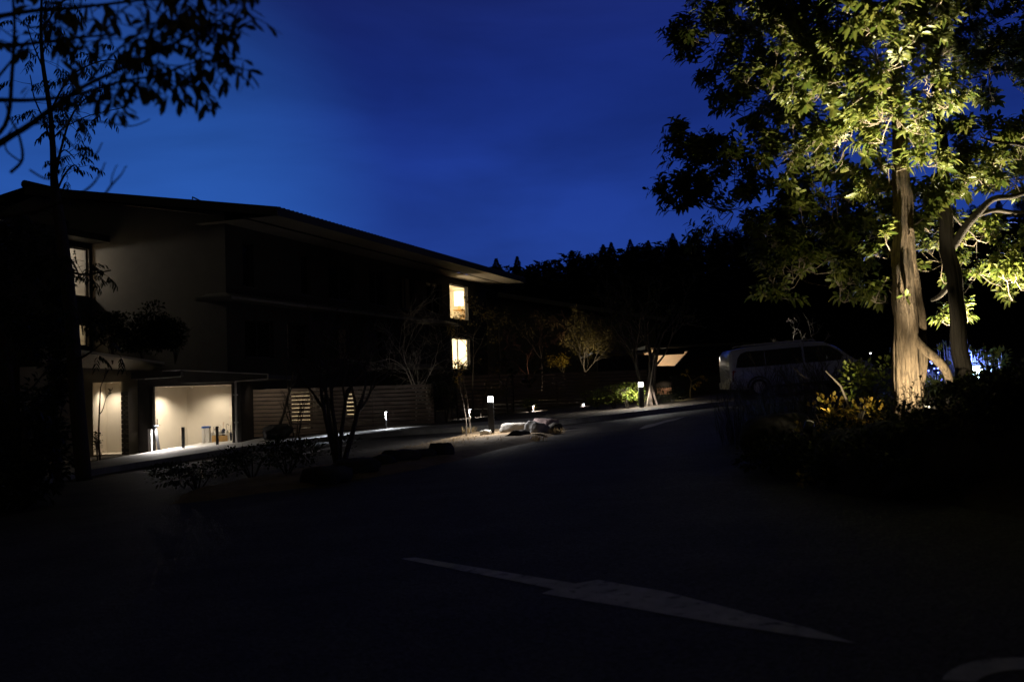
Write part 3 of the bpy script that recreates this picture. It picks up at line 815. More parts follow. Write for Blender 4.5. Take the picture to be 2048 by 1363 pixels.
# the inner door at the left of the porch
e12 = (B2 - B1).normalized(); nn = Vector((e12.y, -e12.x, 0))
dl = on_plane(301, 850, B1, nn); dr = on_plane(316, 850, B1, nn); dzt = on_plane(312, 782, B1, nn).z
mb = MB(); c = (dl + dr) / 2; c.z = (zfl + dzt) / 2
mb.obox(c + nn * .02, e12 * ((dr - dl).dot(e12) / 2), nn * .018, Z * ((dzt - zfl) / 2 - .01)); dr_ = mb.build('door', M['frame_pale'], ax)
mb = MB(); hp = dr.copy(); hp.z = zfl + 1.0; mb.bar(hp - e12 * .08 + nn * .045 - Z * .12, hp - e12 * .08 + nn * .045 + Z * .12, .025, .02, up=(1, 0, 0)); mb.build('handle', M['dark_metal'], dr_)
mb = MB(); sp = at(383, 775, 35.6); sp.z = zcl - .07; mb.lathe(sp, [(.02, 0), (.05, .01), (.06, .04), (.055, .069)], 14); mb.build('ceiling_sensor', M['white_paint'], ax)
a_ = on_plane(343, 830, B1 + nn * .55, nn); downlight(a_.x, a_.y, zcl - .004, 240, ang=132)
downlight(at(432, 830, 35.6).x, 35.5, zcl - .004, 150, ang=150)
downlight(at(330, 830, 33.6).x, 33.75, zcl - .004, 190, ang=130)
ev = at(512, 759, 33.4); downlight(ev.x, ev.y, ev.z, 34, ang=140, tgt=(ev.x + .5, ev.y + 1.1, ev.z - 1.3))
# slatted screen to the left
S0, S1 = at(243.5, 840, 34.9), at(306, 840, 32.85)
mb = MB(); su = (S1 - S0); su.z = 0; sL = su.length; su.normalize(); sn = Vector((su.y, -su.x, 0))
S0 = Vector((S0.x, S0.y, 0))
zz = -.45
while zz < 1.75:
    mb.obox(S0 + su * sL / 2 + Z * (zz + .075), su * (sL / 2), sn * .018, Z * .07); zz += .162
for q in (0.04, .5, .96): mb.obox(S0 + su * sL * q + Z * .65 - sn * .045, su * .04, sn * .025, Z * 1.1)
mb.build('slat_screen', M['dark_wood'], ax)
# stepped flat roofs with metal edges
mb = MB()
def fascia(pts, Y, depth):
    q = [at(x, y, Y) for x, y in pts]; mb.prism(q, (0, depth, 0))
fascia([(361, 741), (535, 748.5), (535, 757), (470, 762.5), (361, 767)], 32.35, 4.2)
fascia([(262, 743), (361, 740.5), (361, 752), (290, 757.5), (262, 758)], 32.05, 4.4)
mb.build('roof', M['fascia'], ax)
mb = MB()
for a, b, Y in (((363, 740.2), (536, 748), 32.33), ((470, 762.6), (536, 757.2), 32.33), ((535.5, 748), (535.5, 757.5), 32.33), ((290, 757.6), (361.5, 752.3), 32.03), ((325, 741), (361, 740), 32.03)):
    mb.bar(at(*a, Y), at(*b, Y), .03, .035)
mb.build('metal_edging', M['galvanised'], ax)
mb = MB(); dp = at(471, 770, 32.7); mb.tube([dp + Z * .15, Vector((dp.x, dp.y, zfl - .1))], .035, 10)
for q in (.3, 1.2): mb.box(dp.x - .06, dp.x + .06, dp.y - .05, dp.y + .05, dp.z - q - .03, dp.z - q)
mb.build('downpipe', M['galvanised'], ax)
# low dark kerb in front of the umbrella stand
mb = MB(); a, b = at(384, 905, 32.75), at(484, 889, 32.95)
mb.bar(Vector((a.x, a.y, zfl - .05)), Vector((b.x, b.y, zfl + .0)), .16, .16)
st = mb.build('edging_stone', M['rock_dark']); tag(st, 'low dark stone edging across the front of the lit porch', 'edging')

# ------------------------------------------------------------------ fences
def fence(xa, xb, Y, ztop, label, plank=.118, gap=.02, group=None):
    t = thing('slat_fence', Vector(((xa + xb) / 2, Y, sw((xa + xb) / 2, Y))), label, 'fence', group)
    mb = MB(); rng = random.Random(int(Y * 10)); zz = ztop
    lo = min(sw(xa, Y), sw(xb, Y)) - .05
    segs = max(1, round((xb - xa) / 1.9))
    while zz - plank > lo:
        for i in range(segs):
            a, b = xa + (xb - xa) * i / segs, xa + (xb - xa) * (i + 1) / segs
            j = rng.uniform(-.004, .004)
            mb.box(a + .004, b - .004, Y - .014 + j, Y + .014 + j, zz - plank, zz)
        zz -= plank + gap
    mb.build('board_panel', M['fence_wood'], t)
    for i in range(segs + 1):
        x = xa + (xb - xa) * i / segs
        mb = MB(); mb.box(x - .045, x + .045, Y + .022, Y + .112, gz(x, Y) - .1, ztop + .01); mb.build('post', M['dark_wood'], t)
    return t
fence(at(499, 800, 34.6).x, at(868, 800, 34.6).x, 34.6, at(660, 774, 34.6).z, 'long brown slatted fence with light showing through its gaps beside the porch')
fence(at(915, 800, 38.6).x, at(1026, 800, 38.6).x, 38.6, at(1000, 748, 38.6).z, 'short pale weathered slatted fence behind the lamp post and small rocks', gap=.03)
fence(at(1024, 800, 40.6).x, at(1296, 800, 40.6).x, 40.6, at(1150, 744, 40.6).z, 'tall dark slatted fence behind the olive tree and flowering hedge')

# ------------------------------------------------------------------ link building and entrance hall
lk = thing('rear_building', at(1130, 760, 68), 'long low brown building running back behind the garden trees', 'building')
La, Lb = at(972, 600, 64.5), at(1310, 640, 84); la, lb = at(972, 586, 64.5), at(1310, 636, 84)
ud_ = (Lb - La); ud_.z = 0; ud_.normalize(); pn = Vector((-ud_.y, ud_.x, 0))
mb = MB()
q0, q1 = Vector((la.x, la.y, 0)), Vector((lb.x, lb.y, 0))
mb.hexa([q0 + Z * -.6, q1 + Z * -.6, q1 + pn * 9 + Z * -.6, q0 + pn * 9 + Z * -.6], [q0 + Z * (la.z - .35), q1 + Z * (lb.z - .35), q1 + pn * 9 + Z * (lb.z - .35), q0 + pn * 9 + Z * (la.z - .35)])
mb.build('wall', M['plaster'], lk)
mb = MB()
mb.hexa([q0 - pn * .9 + Z * (la.z - .34), q1 - pn * .9 + Z * (lb.z - .34), q1 + pn * 10 + Z * (lb.z - .34), q0 + pn * 10 + Z * (la.z - .34)], [q0 - pn * .9 + Z * la.z, q1 - pn * .9 + Z * lb.z, q1 + pn * 10 + Z * (lb.z + 1), q0 + pn * 10 + Z * (la.z + 1)])
rr = mb.build('roof', M['roof_tile'], lk)
mb = MB(); mb.bar(q0 - pn * .93 + Z * (la.z - .16), q1 - pn * .93 + Z * (lb.z - .16), .05, .3); mb.build('fascia_board', M['plaster'], rr)
for px in (997, 1290):
    f_ = (at(px, 620, 60).x / 60 * 60)
    d_ = ray(px, 640); p = on_plane(px, 640, q0 - pn * .1, pn)
    mb = MB(); mb.tube([Vector((p.x, p.y, p.z)), Vector((p.x, p.y, -.3))], .06, 8); mb.build('downpipe', M['concrete'], lk)

en = thing('entrance_hall', at(1340, 800, 46), 'entrance hall with a slanted warm lit window under a low dark roof', 'building')
YE = 46.0
mb = MB()
def pan(pts, depth=.2): mb.prism([at(x, y, YE) for x, y in pts], (0, depth, 0))
pan([(1195, 712), (1308, 708.5), (1308, 806), (1195, 812)])
pan([(1308.1, 731.3), (1349.5, 731), (1349.5, 806), (1308.1, 806)])
pan([(1308.1, 699), (1500, 692), (1500, 701.6), (1376, 702.2), (1368.8, 702.4), (1368.2, 707.4), (1308.1, 711)])
pan([(1376.2, 702.2), (1500, 701.7), (1500, 798), (1349.7, 805), (1349.7, 731.1)])
mb.build('wall', M['dark_wall'], en)
mb = MB(); y2 = YE + 2.6
ex0, ex1 = at(1290, 720, YE).x, at(1420, 720, YE).x; ez0, ez1 = at(1330, 745, YE).z, at(1330, 698, YE).z
for q in ([(ex0, y2, ez0), (ex1, y2, ez0), (ex1, y2, ez1), (ex0, y2, ez1)], [(ex0, YE + .21, ez0), (ex0, y2, ez0), (ex0, y2, ez1), (ex0, YE + .21, ez1)], [(ex1, YE + .21, ez0), (ex1, y2, ez0), (ex1, y2, ez1), (ex1, YE + .21, ez1)],
          [(ex0, YE + .21, ez1), (ex1, YE + .21, ez1), (ex1, y2, ez1), (ex0, y2, ez1)], [(ex0, YE + .21, ez0), (ex1, YE + .21, ez0), (ex1, y2, ez0), (ex0, y2, ez0)]):
    mb.add(q, [(0, 1, 2, 3)])
mb.build('room', M['room_wood'], en, recalc=False)
point('room_light', ((ex0 + ex1) / 2 - .4, YE + 1.3, ez1 - .3), 40, (1, .90, .74), .2, en)
mb = MB(); mb.prism([at(x, y, YE - .9) for x, y in [(1185, 708), (1300, 703.5), (1300, 696), (1510, 688), (1510, 683), (1290, 691), (1290, 699), (1185, 703)]], (0, 8, 0)); mb.build('roof', M['roof_tile'], en)
mb = MB(); a, b = at(1313, 776, YE - .08), at(1347, 800, YE - .08); nb = 9
for i in range(nb):
    x0, x1 = a.x + (b.x - a.x) * i / nb, a.x + (b.x - a.x) * (i + 1) / nb; mb.box(x0 + .004, x1 - .004, YE - .07, YE - .01, gz(a.x, YE), a.z)
mb.build('door', M['door_wood'], en)
dx = (a.x + b.x) / 2
mb = MB(); mb.lathe((dx, YE - .55, a.z + .55), [(.05, 0), (.06, .02), (.05, .08)], 12); mb.build('wall_lamp', M['dark_metal'], en)
spot('wall_lamp_light', (dx, YE - .55, a.z + .5), (dx, YE - .05, a.z - .9), 22, (1, .74, .5), 110, 1, .05, en)
mb = MB(); a, b = at(1345, 757, 39), at(1475, 748, 39)
mb.box(a.x, b.x, 39, 39.3, gz(a.x, 39) - .1, (a.z + b.z) / 2)
mb.box(a.x - .05, b.x + .05, 38.95, 39.35, (a.z + b.z) / 2 + .002, (a.z + b.z) / 2 + .07)
lw = mb.build('garden_wall', M['rock_dark']); tag(lw, 'low dark garden wall with a thin coping behind the parked van', 'wall')

# ================================================================== LAMPS AND SMALL THINGS
def bollard_lamp(px, ytop, ybase, Y, label, w=.155):
    b = at(px, ybase, Y); t = at(px, ytop, Y); h = t.z - b.z
    r = thing('bollard_lamp', b, label, 'lamp', 'square bollard lamps beside the drive')
    x, y, z0 = b.x, b.y, b.z; q = w / 2
    mb = MB(); mb.box(x - q, x + q, y - q, y + q, z0 - .3, z0 + h - .17); mb.build('post', M['black_metal'], r)
    mb = MB(); mb.box(x - q + .012, x + q - .012, y - q + .012, y + q - .012, z0 + h - .168, z0 + h - .035); mb.build('light_head', M['lamp_white'], r)
    mb = MB(); mb.box(x - q - .01, x + q + .01, y - q - .01, y + q + .01, z0 + h - .034, z0 + h - .012); mb.build('cap', M['dark_metal'], r)
    for sx, sy in ((-1, -.5), (1, -.5), (0, 1)):
        lo = Vector((x + sx * (q + .035), y + sy * (q + .035), z0 + h - .09)); spot('bollard_light', lo, lo - Z, 100, (1, .95, .88), 167, .4, .03, r)
    return Vector((x, y, z0 + h - .1))
bollard_lamp(983, 790, 864, 25.7, 'square black bollard lamp with a bright white head on the sandy island')
bollard_lamp(1283.5, 762, 821, 31.9, 'square black bollard lamp with a bright white head under the forked tree', .15)

def path_light(px, ytop, ybase, Y, label, lean=0.0, power=9, col=(1, .93, .84)):
    b = at(px, ybase, Y); t = at(px, ytop, Y); h = t.z - b.z
    r = thing('path_light', b, label, 'path light', 'slim path lights along the planted edge')
    top = b + Vector((-lean * h, 0, h))
    mb = MB(); mb.tube([b - Z * .2, b.lerp(top, .5), top], .015, 8); mb.build('post', M['white_paint'], r)
    hc = top + Vector((.03, -.015, 0))
    mb = MB(); mb.obox(hc + Z * .010, (.050, 0, 0), (0, .035, 0), (0, 0, .010)); mb.build('head', M['white_paint'], r)
    mb = MB(); mb.obox(hc - Z * .004, (.040, 0, 0), (0, .026, 0), (0, 0, .003)); mb.build('lens', M['path_lamp'], r)
    spot('path_light_lamp', hc - Z * .012, hc - Z * 1, power * 4, col, 150, .5, .02, r)
    return r
path_light(660, 829, 877, 31.9, 'slim path light leaning behind the multi stemmed tree by the fence', .10, 20, (.80, .88, 1))
path_light(774, 823, 858, 33.1, 'lone slim path light on open bed in front of the long fence', .08, 20, (.84, .9, 1))
path_light(940, 818, 846, 36.0, 'slim path light half hidden by the thin leafy saplings', .02, 22)
path_light(1068, 811, 838, 37.0, 'slim path light rising from a small round clipped bush', .03, 26, (1, .9, .78))
path_light(1167, 807, 830, 37.5, 'slim path light standing left of the flowering hedge', .03, 22, (1, .88, .78))

# the leaning porch light and the short posts of the porch
def post_box(px, ytop, ybase, Y, w, name, m, label, cat, group=None, lean=0.0, cap=None):
    b = at(px, ybase, Y); t = at(px, ytop, Y); h = t.z - b.z
    r = thing(name, b, label, cat, group)
    top = b + Vector((lean, 0, h))
    mb = MB(); mb.bar(b - Z * .1, top, w, w, up=(0, 1, 0)); mb.build('post', M[m], r)
    mb = MB(); mb.obox(top + Z * .008, (w * .58, 0, 0), (0, w * .58, 0), (0, 0, .008)); mb.build('cap', M[cap or m], r)
    return r, top
post_box(301, 858.5, 906, 32.55, .105, 'bollard', 'white_paint', 'pale square bollard lit bright beside the leaning porch light', 'bollard', 'bollards in front of the porch')
post_box(367, 854.5, 903, 32.35, .085, 'bollard', 'dark_metal', 'lone black bollard in the middle of the porch opening', 'bollard', 'bollards in front of the porch')
post_box(435, 853, 896, 32.55, .075, 'bollard', 'dark_metal', 'black bollard standing in front of the wooden umbrella rack', 'bollard', 'bollards in front of the porch')
lr, lt = post_box(319, 850.5, 899, 32.75, .075, 'porch_light', 'dark_metal', 'leaning dark post light with a blue cap at the porch edge', 'path light', None, -.13, 'blue_plastic')
hd = lt + Vector((.07, -.06, .0))
mb = MB(); mb.obox(hd + Z * .014, (.10, 0, 0), (0, .06, 0), (0, 0, .010)); mb.build('head', M['dark_metal'], lr)
mb = MB(); mb.obox(hd - Z * .0, (.06, 0, 0), (0, .045, 0), (0, 0, .003)); mb.build('lens', M['path_lamp'], lr)
spot('porch_light_lamp', hd - Z * .01 - Y_ * .02, hd - Z + Vector((.5, -.35, 0)), 620, (1, .92, .86), 136, .6, .02, lr)

# umbrella rack and what stands beside it
YR = 34.9
ra, rb_ = at(422.5, 868, YR), at(456, 868, YR); rz0 = zfl; rz1 = at(440, 866, YR).z
rk = thing('umbrella_rack', Vector(((ra.x + rb_.x) / 2, YR, rz0)), 'white framed umbrella rack with a yellow wooden front panel', 'rack')
mb = MB()
for x in (ra.x, rb_.x):
    for y in (YR, YR + .26): mb.box(x - .012, x + .012, y - .012, y + .012, rz0, rz1)
for y in (YR, YR + .26):
    mb.box(ra.x + .013, rb_.x - .013, y - .011, y + .011, rz1 - .035, rz1 - .001)
for x in (ra.x, rb_.x): mb.box(x - .011, x + .011, YR + .013, YR + .247, rz1 - .034, rz1 - .002)
mb.build('frame', M['white_paint'], rk)
mb = MB(); mb.box(ra.x + .02, rb_.x - .02, YR - .004, YR + .012, rz0 + .02, rz1 - .075); mb.build('front_panel', M['light_wood'], rk)
mb = MB(); mb.box(ra.x + .02, rb_.x - .02, YR + .02, YR + .24, rz0 + .004, rz0 + .02); mb.build('tray', M['dark_metal'], rk)
def umbrella(px, ytop, m, label, dxl, hook, y=.13, hm='dark_metal'):
    tp = at(px, ytop, YR + y); bx = tp.x + dxl
    base = Vector((bx, YR + y, rz0 + .025))
    r = thing('umbrella', base, label, 'umbrella', 'umbrellas in the porch rack')
    ax_ = (tp - base)
    P_ = lambda t: base + ax_ * t
    mb = MB(); mb.tube([P_(.04), P_(.12), P_(.45), P_(.70), P_(.76)], [.012, .035, .062, .07, .016], 8); mb.build('canopy', M[m], r)
    mb = MB(); mb.tube([P_(0), P_(.05)], .006, 6); mb.tube([P_(.76), P_(.93)], .008, 6)
    if hook:
        c = P_(.93) + X_ * .045 * hook
        mb.tube([c + Vector((-hook * .045 * math.cos(a), 0, .045 * math.sin(a))) for a in [math.pi * k / 8 for k in range(9)]], .009, 6)
    else: mb.tube([P_(.92), P_(1)], .014, 6)
    mb.build('handle', M[hm], r)
umbrella(427, 852, 'umbrella_pale', 'pale closed umbrella with dark crook handle at the left end of the rack', .03, 1)
umbrella(430, 856, 'umbrella_dark', 'navy closed umbrella squeezed behind the pale crook handled one', -.02, 0, .2)
umbrella(434, 851, 'umbrella_pale', 'pale closed umbrella directly behind the black bollard', .02, -1, .06, 'white_paint')
umbrella(438.5, 848, 'umbrella_pale', 'slim pale closed umbrella with white handle in mid rack', .05, 1, .1, 'white_paint')
umbrella(446.5, 843.5, 'umbrella_dark', 'tall navy closed umbrella with a straight brown handle', .02, 0, .14, 'door_wood')
umbrella(452, 847, 'umbrella_pale', 'pale closed umbrella with big dark crook at the right rack end', .06, 1, .1)
umbrella(420, 850, 'umbrella_pale', 'pale closed umbrella leaning against the blue topped dispensers', .03, 0, .16, 'white_paint')
um = thing('umbrella', Vector((at(461, 885, YR).x, YR + .1, rz0)), 'dark closed umbrella leaning on the wall right of the rack', 'umbrella', 'umbrellas in the porch rack')
b_ = Vector((at(461, 885, YR).x, YR + .1, rz0)); t_ = b_ + Vector((-.04, .1, .82))
mb = MB(); mb.tube([b_, b_.lerp(t_, .1), b_.lerp(t_, .6), b_.lerp(t_, .72)], [.007, .02, .045, .01], 8); mb.build('canopy', M['umbrella_dark'], um)
mb = MB(); mb.tube([b_.lerp(t_, .72), t_], .009, 6); mb.build('handle', M['dark_metal'], um)
for px, ytop, w, lab in ((407.5, 852, .085, 'narrow pale umbrella cover dispenser with blue top'), (416, 851.5, .13, 'wide pale umbrella cover dispenser with blue top beside the rack')):
    b = at(px, 888, YR); b.z = rz0; h = at(px, ytop, YR).z - rz0
    r = thing('cover_dispenser', b, lab, 'dispenser', 'umbrella cover dispensers')
    mb = MB(); mb.box(b.x - w / 2, b.x + w / 2, YR - .06, YR + .12, rz0, rz0 + h - .07); mb.build('body', M['white_paint'], r)
    mb = MB(); mb.box(b.x - w / 2 - .006, b.x + w / 2 + .006, YR - .068, YR + .126, rz0 + h - .068, rz0 + h); mb.build('top', M['blue_plastic'], r)

# ------------------------------------------------------------------ rocks
def rock(name, c, size, m, label, seed, rot=0.0, flat=.0, cat='rock', group=None, sub=4, rough=1.0):
    bm = bmesh.new(); bmesh.ops.create_icosphere(bm, subdivisions=sub, radius=1)
    rng = random.Random(seed)
    cuts = []
    for i in range(11):
        v = Vector((rng.gauss(0, 1), rng.gauss(0, 1), rng.gauss(0, .8))).normalized(); cuts.append((v, rng.uniform(.60, .90)))
    cuts.append((Vector((rng.uniform(-.2, .2), rng.uniform(-.2, .2), 1)).normalized(), .78 - flat))
    for v in bm.verts:
        p = v.co.copy()
        for n_, d_ in cuts:
            e = p.dot(n_) - d_
            if e > 0: p -= n_ * e * .92
        q = p * 2.2 + Vector((seed * 3.1, 0, 0))
        p += p.normalized() * rough * (.10 * noise.noise(q) + .05 * noise.noise(q * 2.7) + .025 * noise.noise(q * 6))
        # strata ledges
        p.z += .012 * math.sin(p.z * 26 + 3 * noise.noise(q))
        v.co = p
    mt = Matrix.Rotation(rot, 4, 'Z') @ Matrix.Diagonal((size[0], size[1], size[2], 1))
    bm.transform(mt)
    me = bpy.data.meshes.new(name)
    bm.to_mesh(me); bm.free()
    me.polygons.foreach_set('use_smooth', [True] * len(me.polygons))
    me.materials.append(M[m])
    o = bpy.data.objects.new(name, me); COL.objects.link(o); o.location = c
    return tag(o, label, cat, group)
def rk_at(pxa, pxb, ytop, ybot, Y, m, label, seed, dep=.8, rot=0.0, flat=0.0, sink=.1, group=None, name='boulder', hs=1.0):
    a, b = at(pxa, (ytop + ybot) / 2, Y), at(pxb, (ytop + ybot) / 2, Y)
    zt_, zb2_ = at((pxa + pxb) / 2, ytop, Y).z, at((pxa + pxb) / 2, ybot, Y).z
    w = (b.x - a.x) / 2; h = (zt_ - zb2_)
    return rock(name, ((a.x + b.x) / 2, Y, zb2_ + h * .42), (w * 1.12, w * 1.12 * dep, h * .72 * hs), m, label, seed, rot, flat, 'rock', group)
GR = 'rocks at the tip of the island'
rk_at(1003, 1062, 842, 871, 25.8, 'rock_pale', 'long pale rock sloping up beside the bollard lamp', 3, .7, .1, .15, group=GR)
rk_at(1050, 1098, 841, 878, 25.0, 'rock_grey', 'blue grey angular rock with a cracked face in front', 8, .8, .3, .05, group=GR)
rk_at(1062, 1116, 831, 858, 26.2, 'rock_purple', 'flat topped purple brown rock behind the grey one', 14, .7, .0, .3, group=GR)
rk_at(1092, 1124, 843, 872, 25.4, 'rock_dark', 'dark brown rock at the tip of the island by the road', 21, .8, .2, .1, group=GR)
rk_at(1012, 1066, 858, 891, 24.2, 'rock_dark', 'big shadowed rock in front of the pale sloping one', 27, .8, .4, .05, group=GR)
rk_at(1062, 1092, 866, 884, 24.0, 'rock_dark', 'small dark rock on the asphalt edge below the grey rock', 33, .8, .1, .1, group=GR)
rk_at(959, 983, 859, 870, 25.5, 'stone_white', 'small rounded white stone at the foot of the bollard lamp', 36, .8, .1, .1, group=GR)
rng = random.Random(5)
edge = [(640, 950), (672, 944), (705, 935), (735, 926), (768, 918), (800, 911), (842, 903), (880, 898)]
for i, (px, py) in enumerate(edge):
    p = G(px, py + 22)
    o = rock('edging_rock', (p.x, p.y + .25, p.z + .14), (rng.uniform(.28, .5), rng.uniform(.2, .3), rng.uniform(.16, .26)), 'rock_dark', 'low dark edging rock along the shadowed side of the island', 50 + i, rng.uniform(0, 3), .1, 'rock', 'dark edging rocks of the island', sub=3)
# retaining boulders of the bank
BR = [(1560, 868, .6, .40), (1640, 915, .7, .45), (1735, 950, .8, .62), (1840, 938, .8, .6), (1940, 960, .9, .7), (2035, 975, .8, .7), (1790, 880, .5, .3)]
for i, (px, py, w, h) in enumerate(BR):
    t_ = TOE[3].lerp(TOE[-1], clamp((px - 1590) / 490, -.15, 1))
    Yb = [14.0, 12.2, 10.9, 10.2, 9.8, 9.5, 11.0][i]
    p = at(px, py, Yb)
    labs = ['low dark rock at the far toe of the bank', 'dark rock between the low toe rock and the big boulder', 'big dark boulder in the bank below the lit trunk', 'dark bank boulder in front of the second trunk', 'dark bank boulder below the blue light', 'dark bank boulder at the right picture edge', 'small dark rock perched above the big bank boulder']
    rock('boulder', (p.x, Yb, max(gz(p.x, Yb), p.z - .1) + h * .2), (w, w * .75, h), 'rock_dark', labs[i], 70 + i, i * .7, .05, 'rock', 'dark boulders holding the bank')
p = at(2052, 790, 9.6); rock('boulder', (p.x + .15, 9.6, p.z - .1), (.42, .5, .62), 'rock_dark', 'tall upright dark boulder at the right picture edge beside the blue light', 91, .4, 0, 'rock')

# ================================================================== PLANTS
def wander(rng, p, d, L, n, wob, up):
    pts = [p.copy()]; d = d.normalized()
    for i in range(n):
        d = (d + Vector((rng.gauss(0, wob), rng.gauss(0, wob), rng.gauss(0, wob) + up))).normalized()
        p = p + d * (L / n); pts.append(p.copy())
    return pts, d
def grow(rng, mb, p, d, L, r, depth, tips, kids=3, spread=.7, ratio=.68, wob=.13, up=.05, sides=5, n=5, minr=.003):
    pts, dl = wander(rng, p, d, L, n, wob, up)
    r2 = max(minr, r * .55)
    mb.tube(pts, [r + (r2 - r) * i / n for i in range(n + 1)], sides, cap=False)
    if depth == 0:
        tips.append((pts, dl)); return
    for k in range(kids):
        t = rng.uniform(.4, 1.0) if k else 1.0
        i = min(n - 1, int(t * n)); base = pts[i].lerp(pts[i + 1], t * n - i) if t < 1 else pts[-1]
        ax = dl.orthogonal().normalized(); ax.rotate(Matrix.Rotation(rng.uniform(0, 6.283), 3, dl))
        dn = (dl + ax * rng.uniform(.5, 1.2) * spread).normalized()
        grow(rng, mb, base, dn, L * ratio * rng.uniform(.75, 1.2), max(minr, r * rng.uniform(.5, .65)), depth - 1, tips, kids, spread, ratio, wob, up, max(3, sides - 1), max(3, n - 1), minr)
def leaves_on(rng, tips, per, L, W, frac=(.2, 1.0), up=.3, jitter=.0, spread=1.0):
    P, D, N, LL, WW = [], [], [], [], []
    for pts, dl in tips:
        n = len(pts) - 1
        for k in range(per):
            t = rng.uniform(*frac) * n; i = min(n - 1, int(t)); b = pts[i].lerp(pts[i + 1], t - i)
            if jitter: b = b + Vector((rng.gauss(0, jitter), rng.gauss(0, jitter), rng.gauss(0, jitter)))
            ax = dl.orthogonal().normalized(); ax.rotate(Matrix.Rotation(rng.uniform(0, 6.283), 3, dl))
            d = (dl * rng.uniform(.2, .9) + ax * spread + Vector((0, 0, up))).normalized()
            nrm = (Vector((0, 0, 1)) + Vector((rng.gauss(0, .35), rng.gauss(0, .35), 0)) - d * d.z).normalized()
            P.append(b); D.append(d); N.append(nrm); s = rng.uniform(.65, 1.15); LL.append(L * s); WW.append(W * s * rng.uniform(.85, 1.15))
    return P, D, N, LL, WW
def small_tree(name, base, H, label, cat='tree', seed=1, stems=1, lean=(0, 0), r=.04, depth=3, kids=3, leaf=None, per=8, L=.08, W=.02, bark='bark_dark', spread=.7, ratio=.66, up=.06, clear=.4, wob=.12, group=None, fine=False, droop=.2, lup=.2, jit=0.0):
    rng = random.Random(seed)
    t = thing(name, base, label, cat, group)
    mb = MB(); mb2 = MB(); tips = []
    for s in range(stems):
        a = 6.283 * s / max(1, stems) + rng.uniform(-.4, .4)
        sp = .22 if stems > 1 else 0
        d = Vector((math.cos(a) * sp + lean[0], math.sin(a) * sp + lean[1], 1)).normalized()
        b = base + Vector((math.cos(a), math.sin(a), 0)) * (.05 * (stems > 1)) - Z * .15
        pts, dl = wander(rng, b, d, H * clear * rng.uniform(.85, 1.15) + .15, 6, wob * .5, .02)
        rs = r * rng.uniform(.75, 1.1)
        mb.tube(pts, [rs * (1 - .4 * i / 6) for i in range(7)], 8)
        for k in range(kids):
            ax = dl.orthogonal().normalized(); ax.rotate(Matrix.Rotation(6.283 * k / kids + rng.uniform(-.5, .5), 3, dl))
            i = rng.choice([4, 5, 6, 6])
            dn = (dl + ax * spread * rng.uniform(.5, 1.1)).normalized()
            grow(rng, mb2, pts[i], dn, H * (1 - clear) * .50 * rng.uniform(.8, 1.15), rs * .5, depth - 1, tips, kids, spread, ratio, wob, up)
    mb.build('trunk', M[bark], t, recalc=False); mb2.build('branches', M[bark], t, recalc=False)
    if leaf:
        P, D, N, LL, WW = leaves_on(rng, tips, per, L, W, up=lup, jitter=jit)
        V, F = leaf_arrays(P, D, N, LL, WW, droop, .2, fine)
        leaf_mesh('crown', M[leaf], t, V, F, seed)
    return t
def bush(name, base, rx, ry, h, label, seed, leaf='leaf_dark', n=900, L=.06, W=.018, cat='shrub', group=None, stems=7, bark='bark_dark', fine=False, lean=0):
    rng = random.Random(seed); t = thing(name, base, label, cat, group)
    mb = MB()
    for i in range(stems):
        a = rng.uniform(0, 6.283); q = rng.uniform(.2, .8)
        mb.tube([base - Z * .1, base + Vector((math.cos(a) * rx * q * .4, math.sin(a) * ry * q * .4, h * .45)), base + Vector((math.cos(a) * rx * q, math.sin(a) * ry * q, h * rng.uniform(.7, .95)))], [.014, .01, .004], 5)
    mb.build('stems', M[bark], t, recalc=False)
    P, D, N, LL, WW = [], [], [], [], []
    lumps = [(Vector((rng.gauss(0, .42) * rx, rng.gauss(0, .42) * ry, h * rng.uniform(.35, .8))), rng.uniform(.3, .55)) for _ in range(9)]
    while len(P) < n:
        c, s = rng.choice(lumps)
        v = Vector((rng.gauss(0, 1), rng.gauss(0, 1), rng.gauss(0, 1))).normalized()
        p = base + c + Vector((v.x * rx, v.y * ry, v.z * h * .55)) * s * rng.uniform(.55, 1.05)
        if p.z < base.z + .02: continue
        P.append(p); D.append((v + Vector((rng.gauss(0, .4), rng.gauss(0, .4), .35))).normalized()); N.append(Vector((rng.gauss(0, .4), rng.gauss(0, .4), 1)))
        s2 = rng.uniform(.6, 1.15); LL.append(L * s2); WW.append(W * s2)
    V, F = leaf_arrays(P, D, N, LL, WW, .15, .2, fine); leaf_mesh('foliage', M[leaf], t, V, F, seed)
    return t
def blades(name, spots, label, seed, m, n, h, spread=.12, cat='grass clump', group=None, w=.006, kind=None):
    rng = random.Random(seed); P, D, N, LL, WW = [], [], [], [], []
    for b in spots:
        for i in range(n):
            a = rng.uniform(0, 6.283); q = rng.uniform(0, spread)
            P.append(b + Vector((math.cos(a) * q, math.sin(a) * q, -.03))); t = rng.uniform(.05, .5)
            D.append(Vector((math.cos(a) * t, math.sin(a) * t, 1))); N.append(Vector((math.cos(a), math.sin(a), .2)))
            LL.append(h * rng.uniform(.5, 1.1)); WW.append(w * rng.uniform(.7, 1.3))
    V, F = leaf_arrays(P, D, N, LL, WW, .22, .1, True)
    o = leaf_mesh(name, M[m], None, V, F, seed)
    return tag(o, label, cat, group, kind)

# ---- plants in the bed between pavement and fences
def bed(px, py, Y):
    p = at(px, py, Y); p.z = sw(p.x, p.y); return p
def hgt(px, ya, yb, Y): return at(px, ya, Y).z - at(px, yb, Y).z
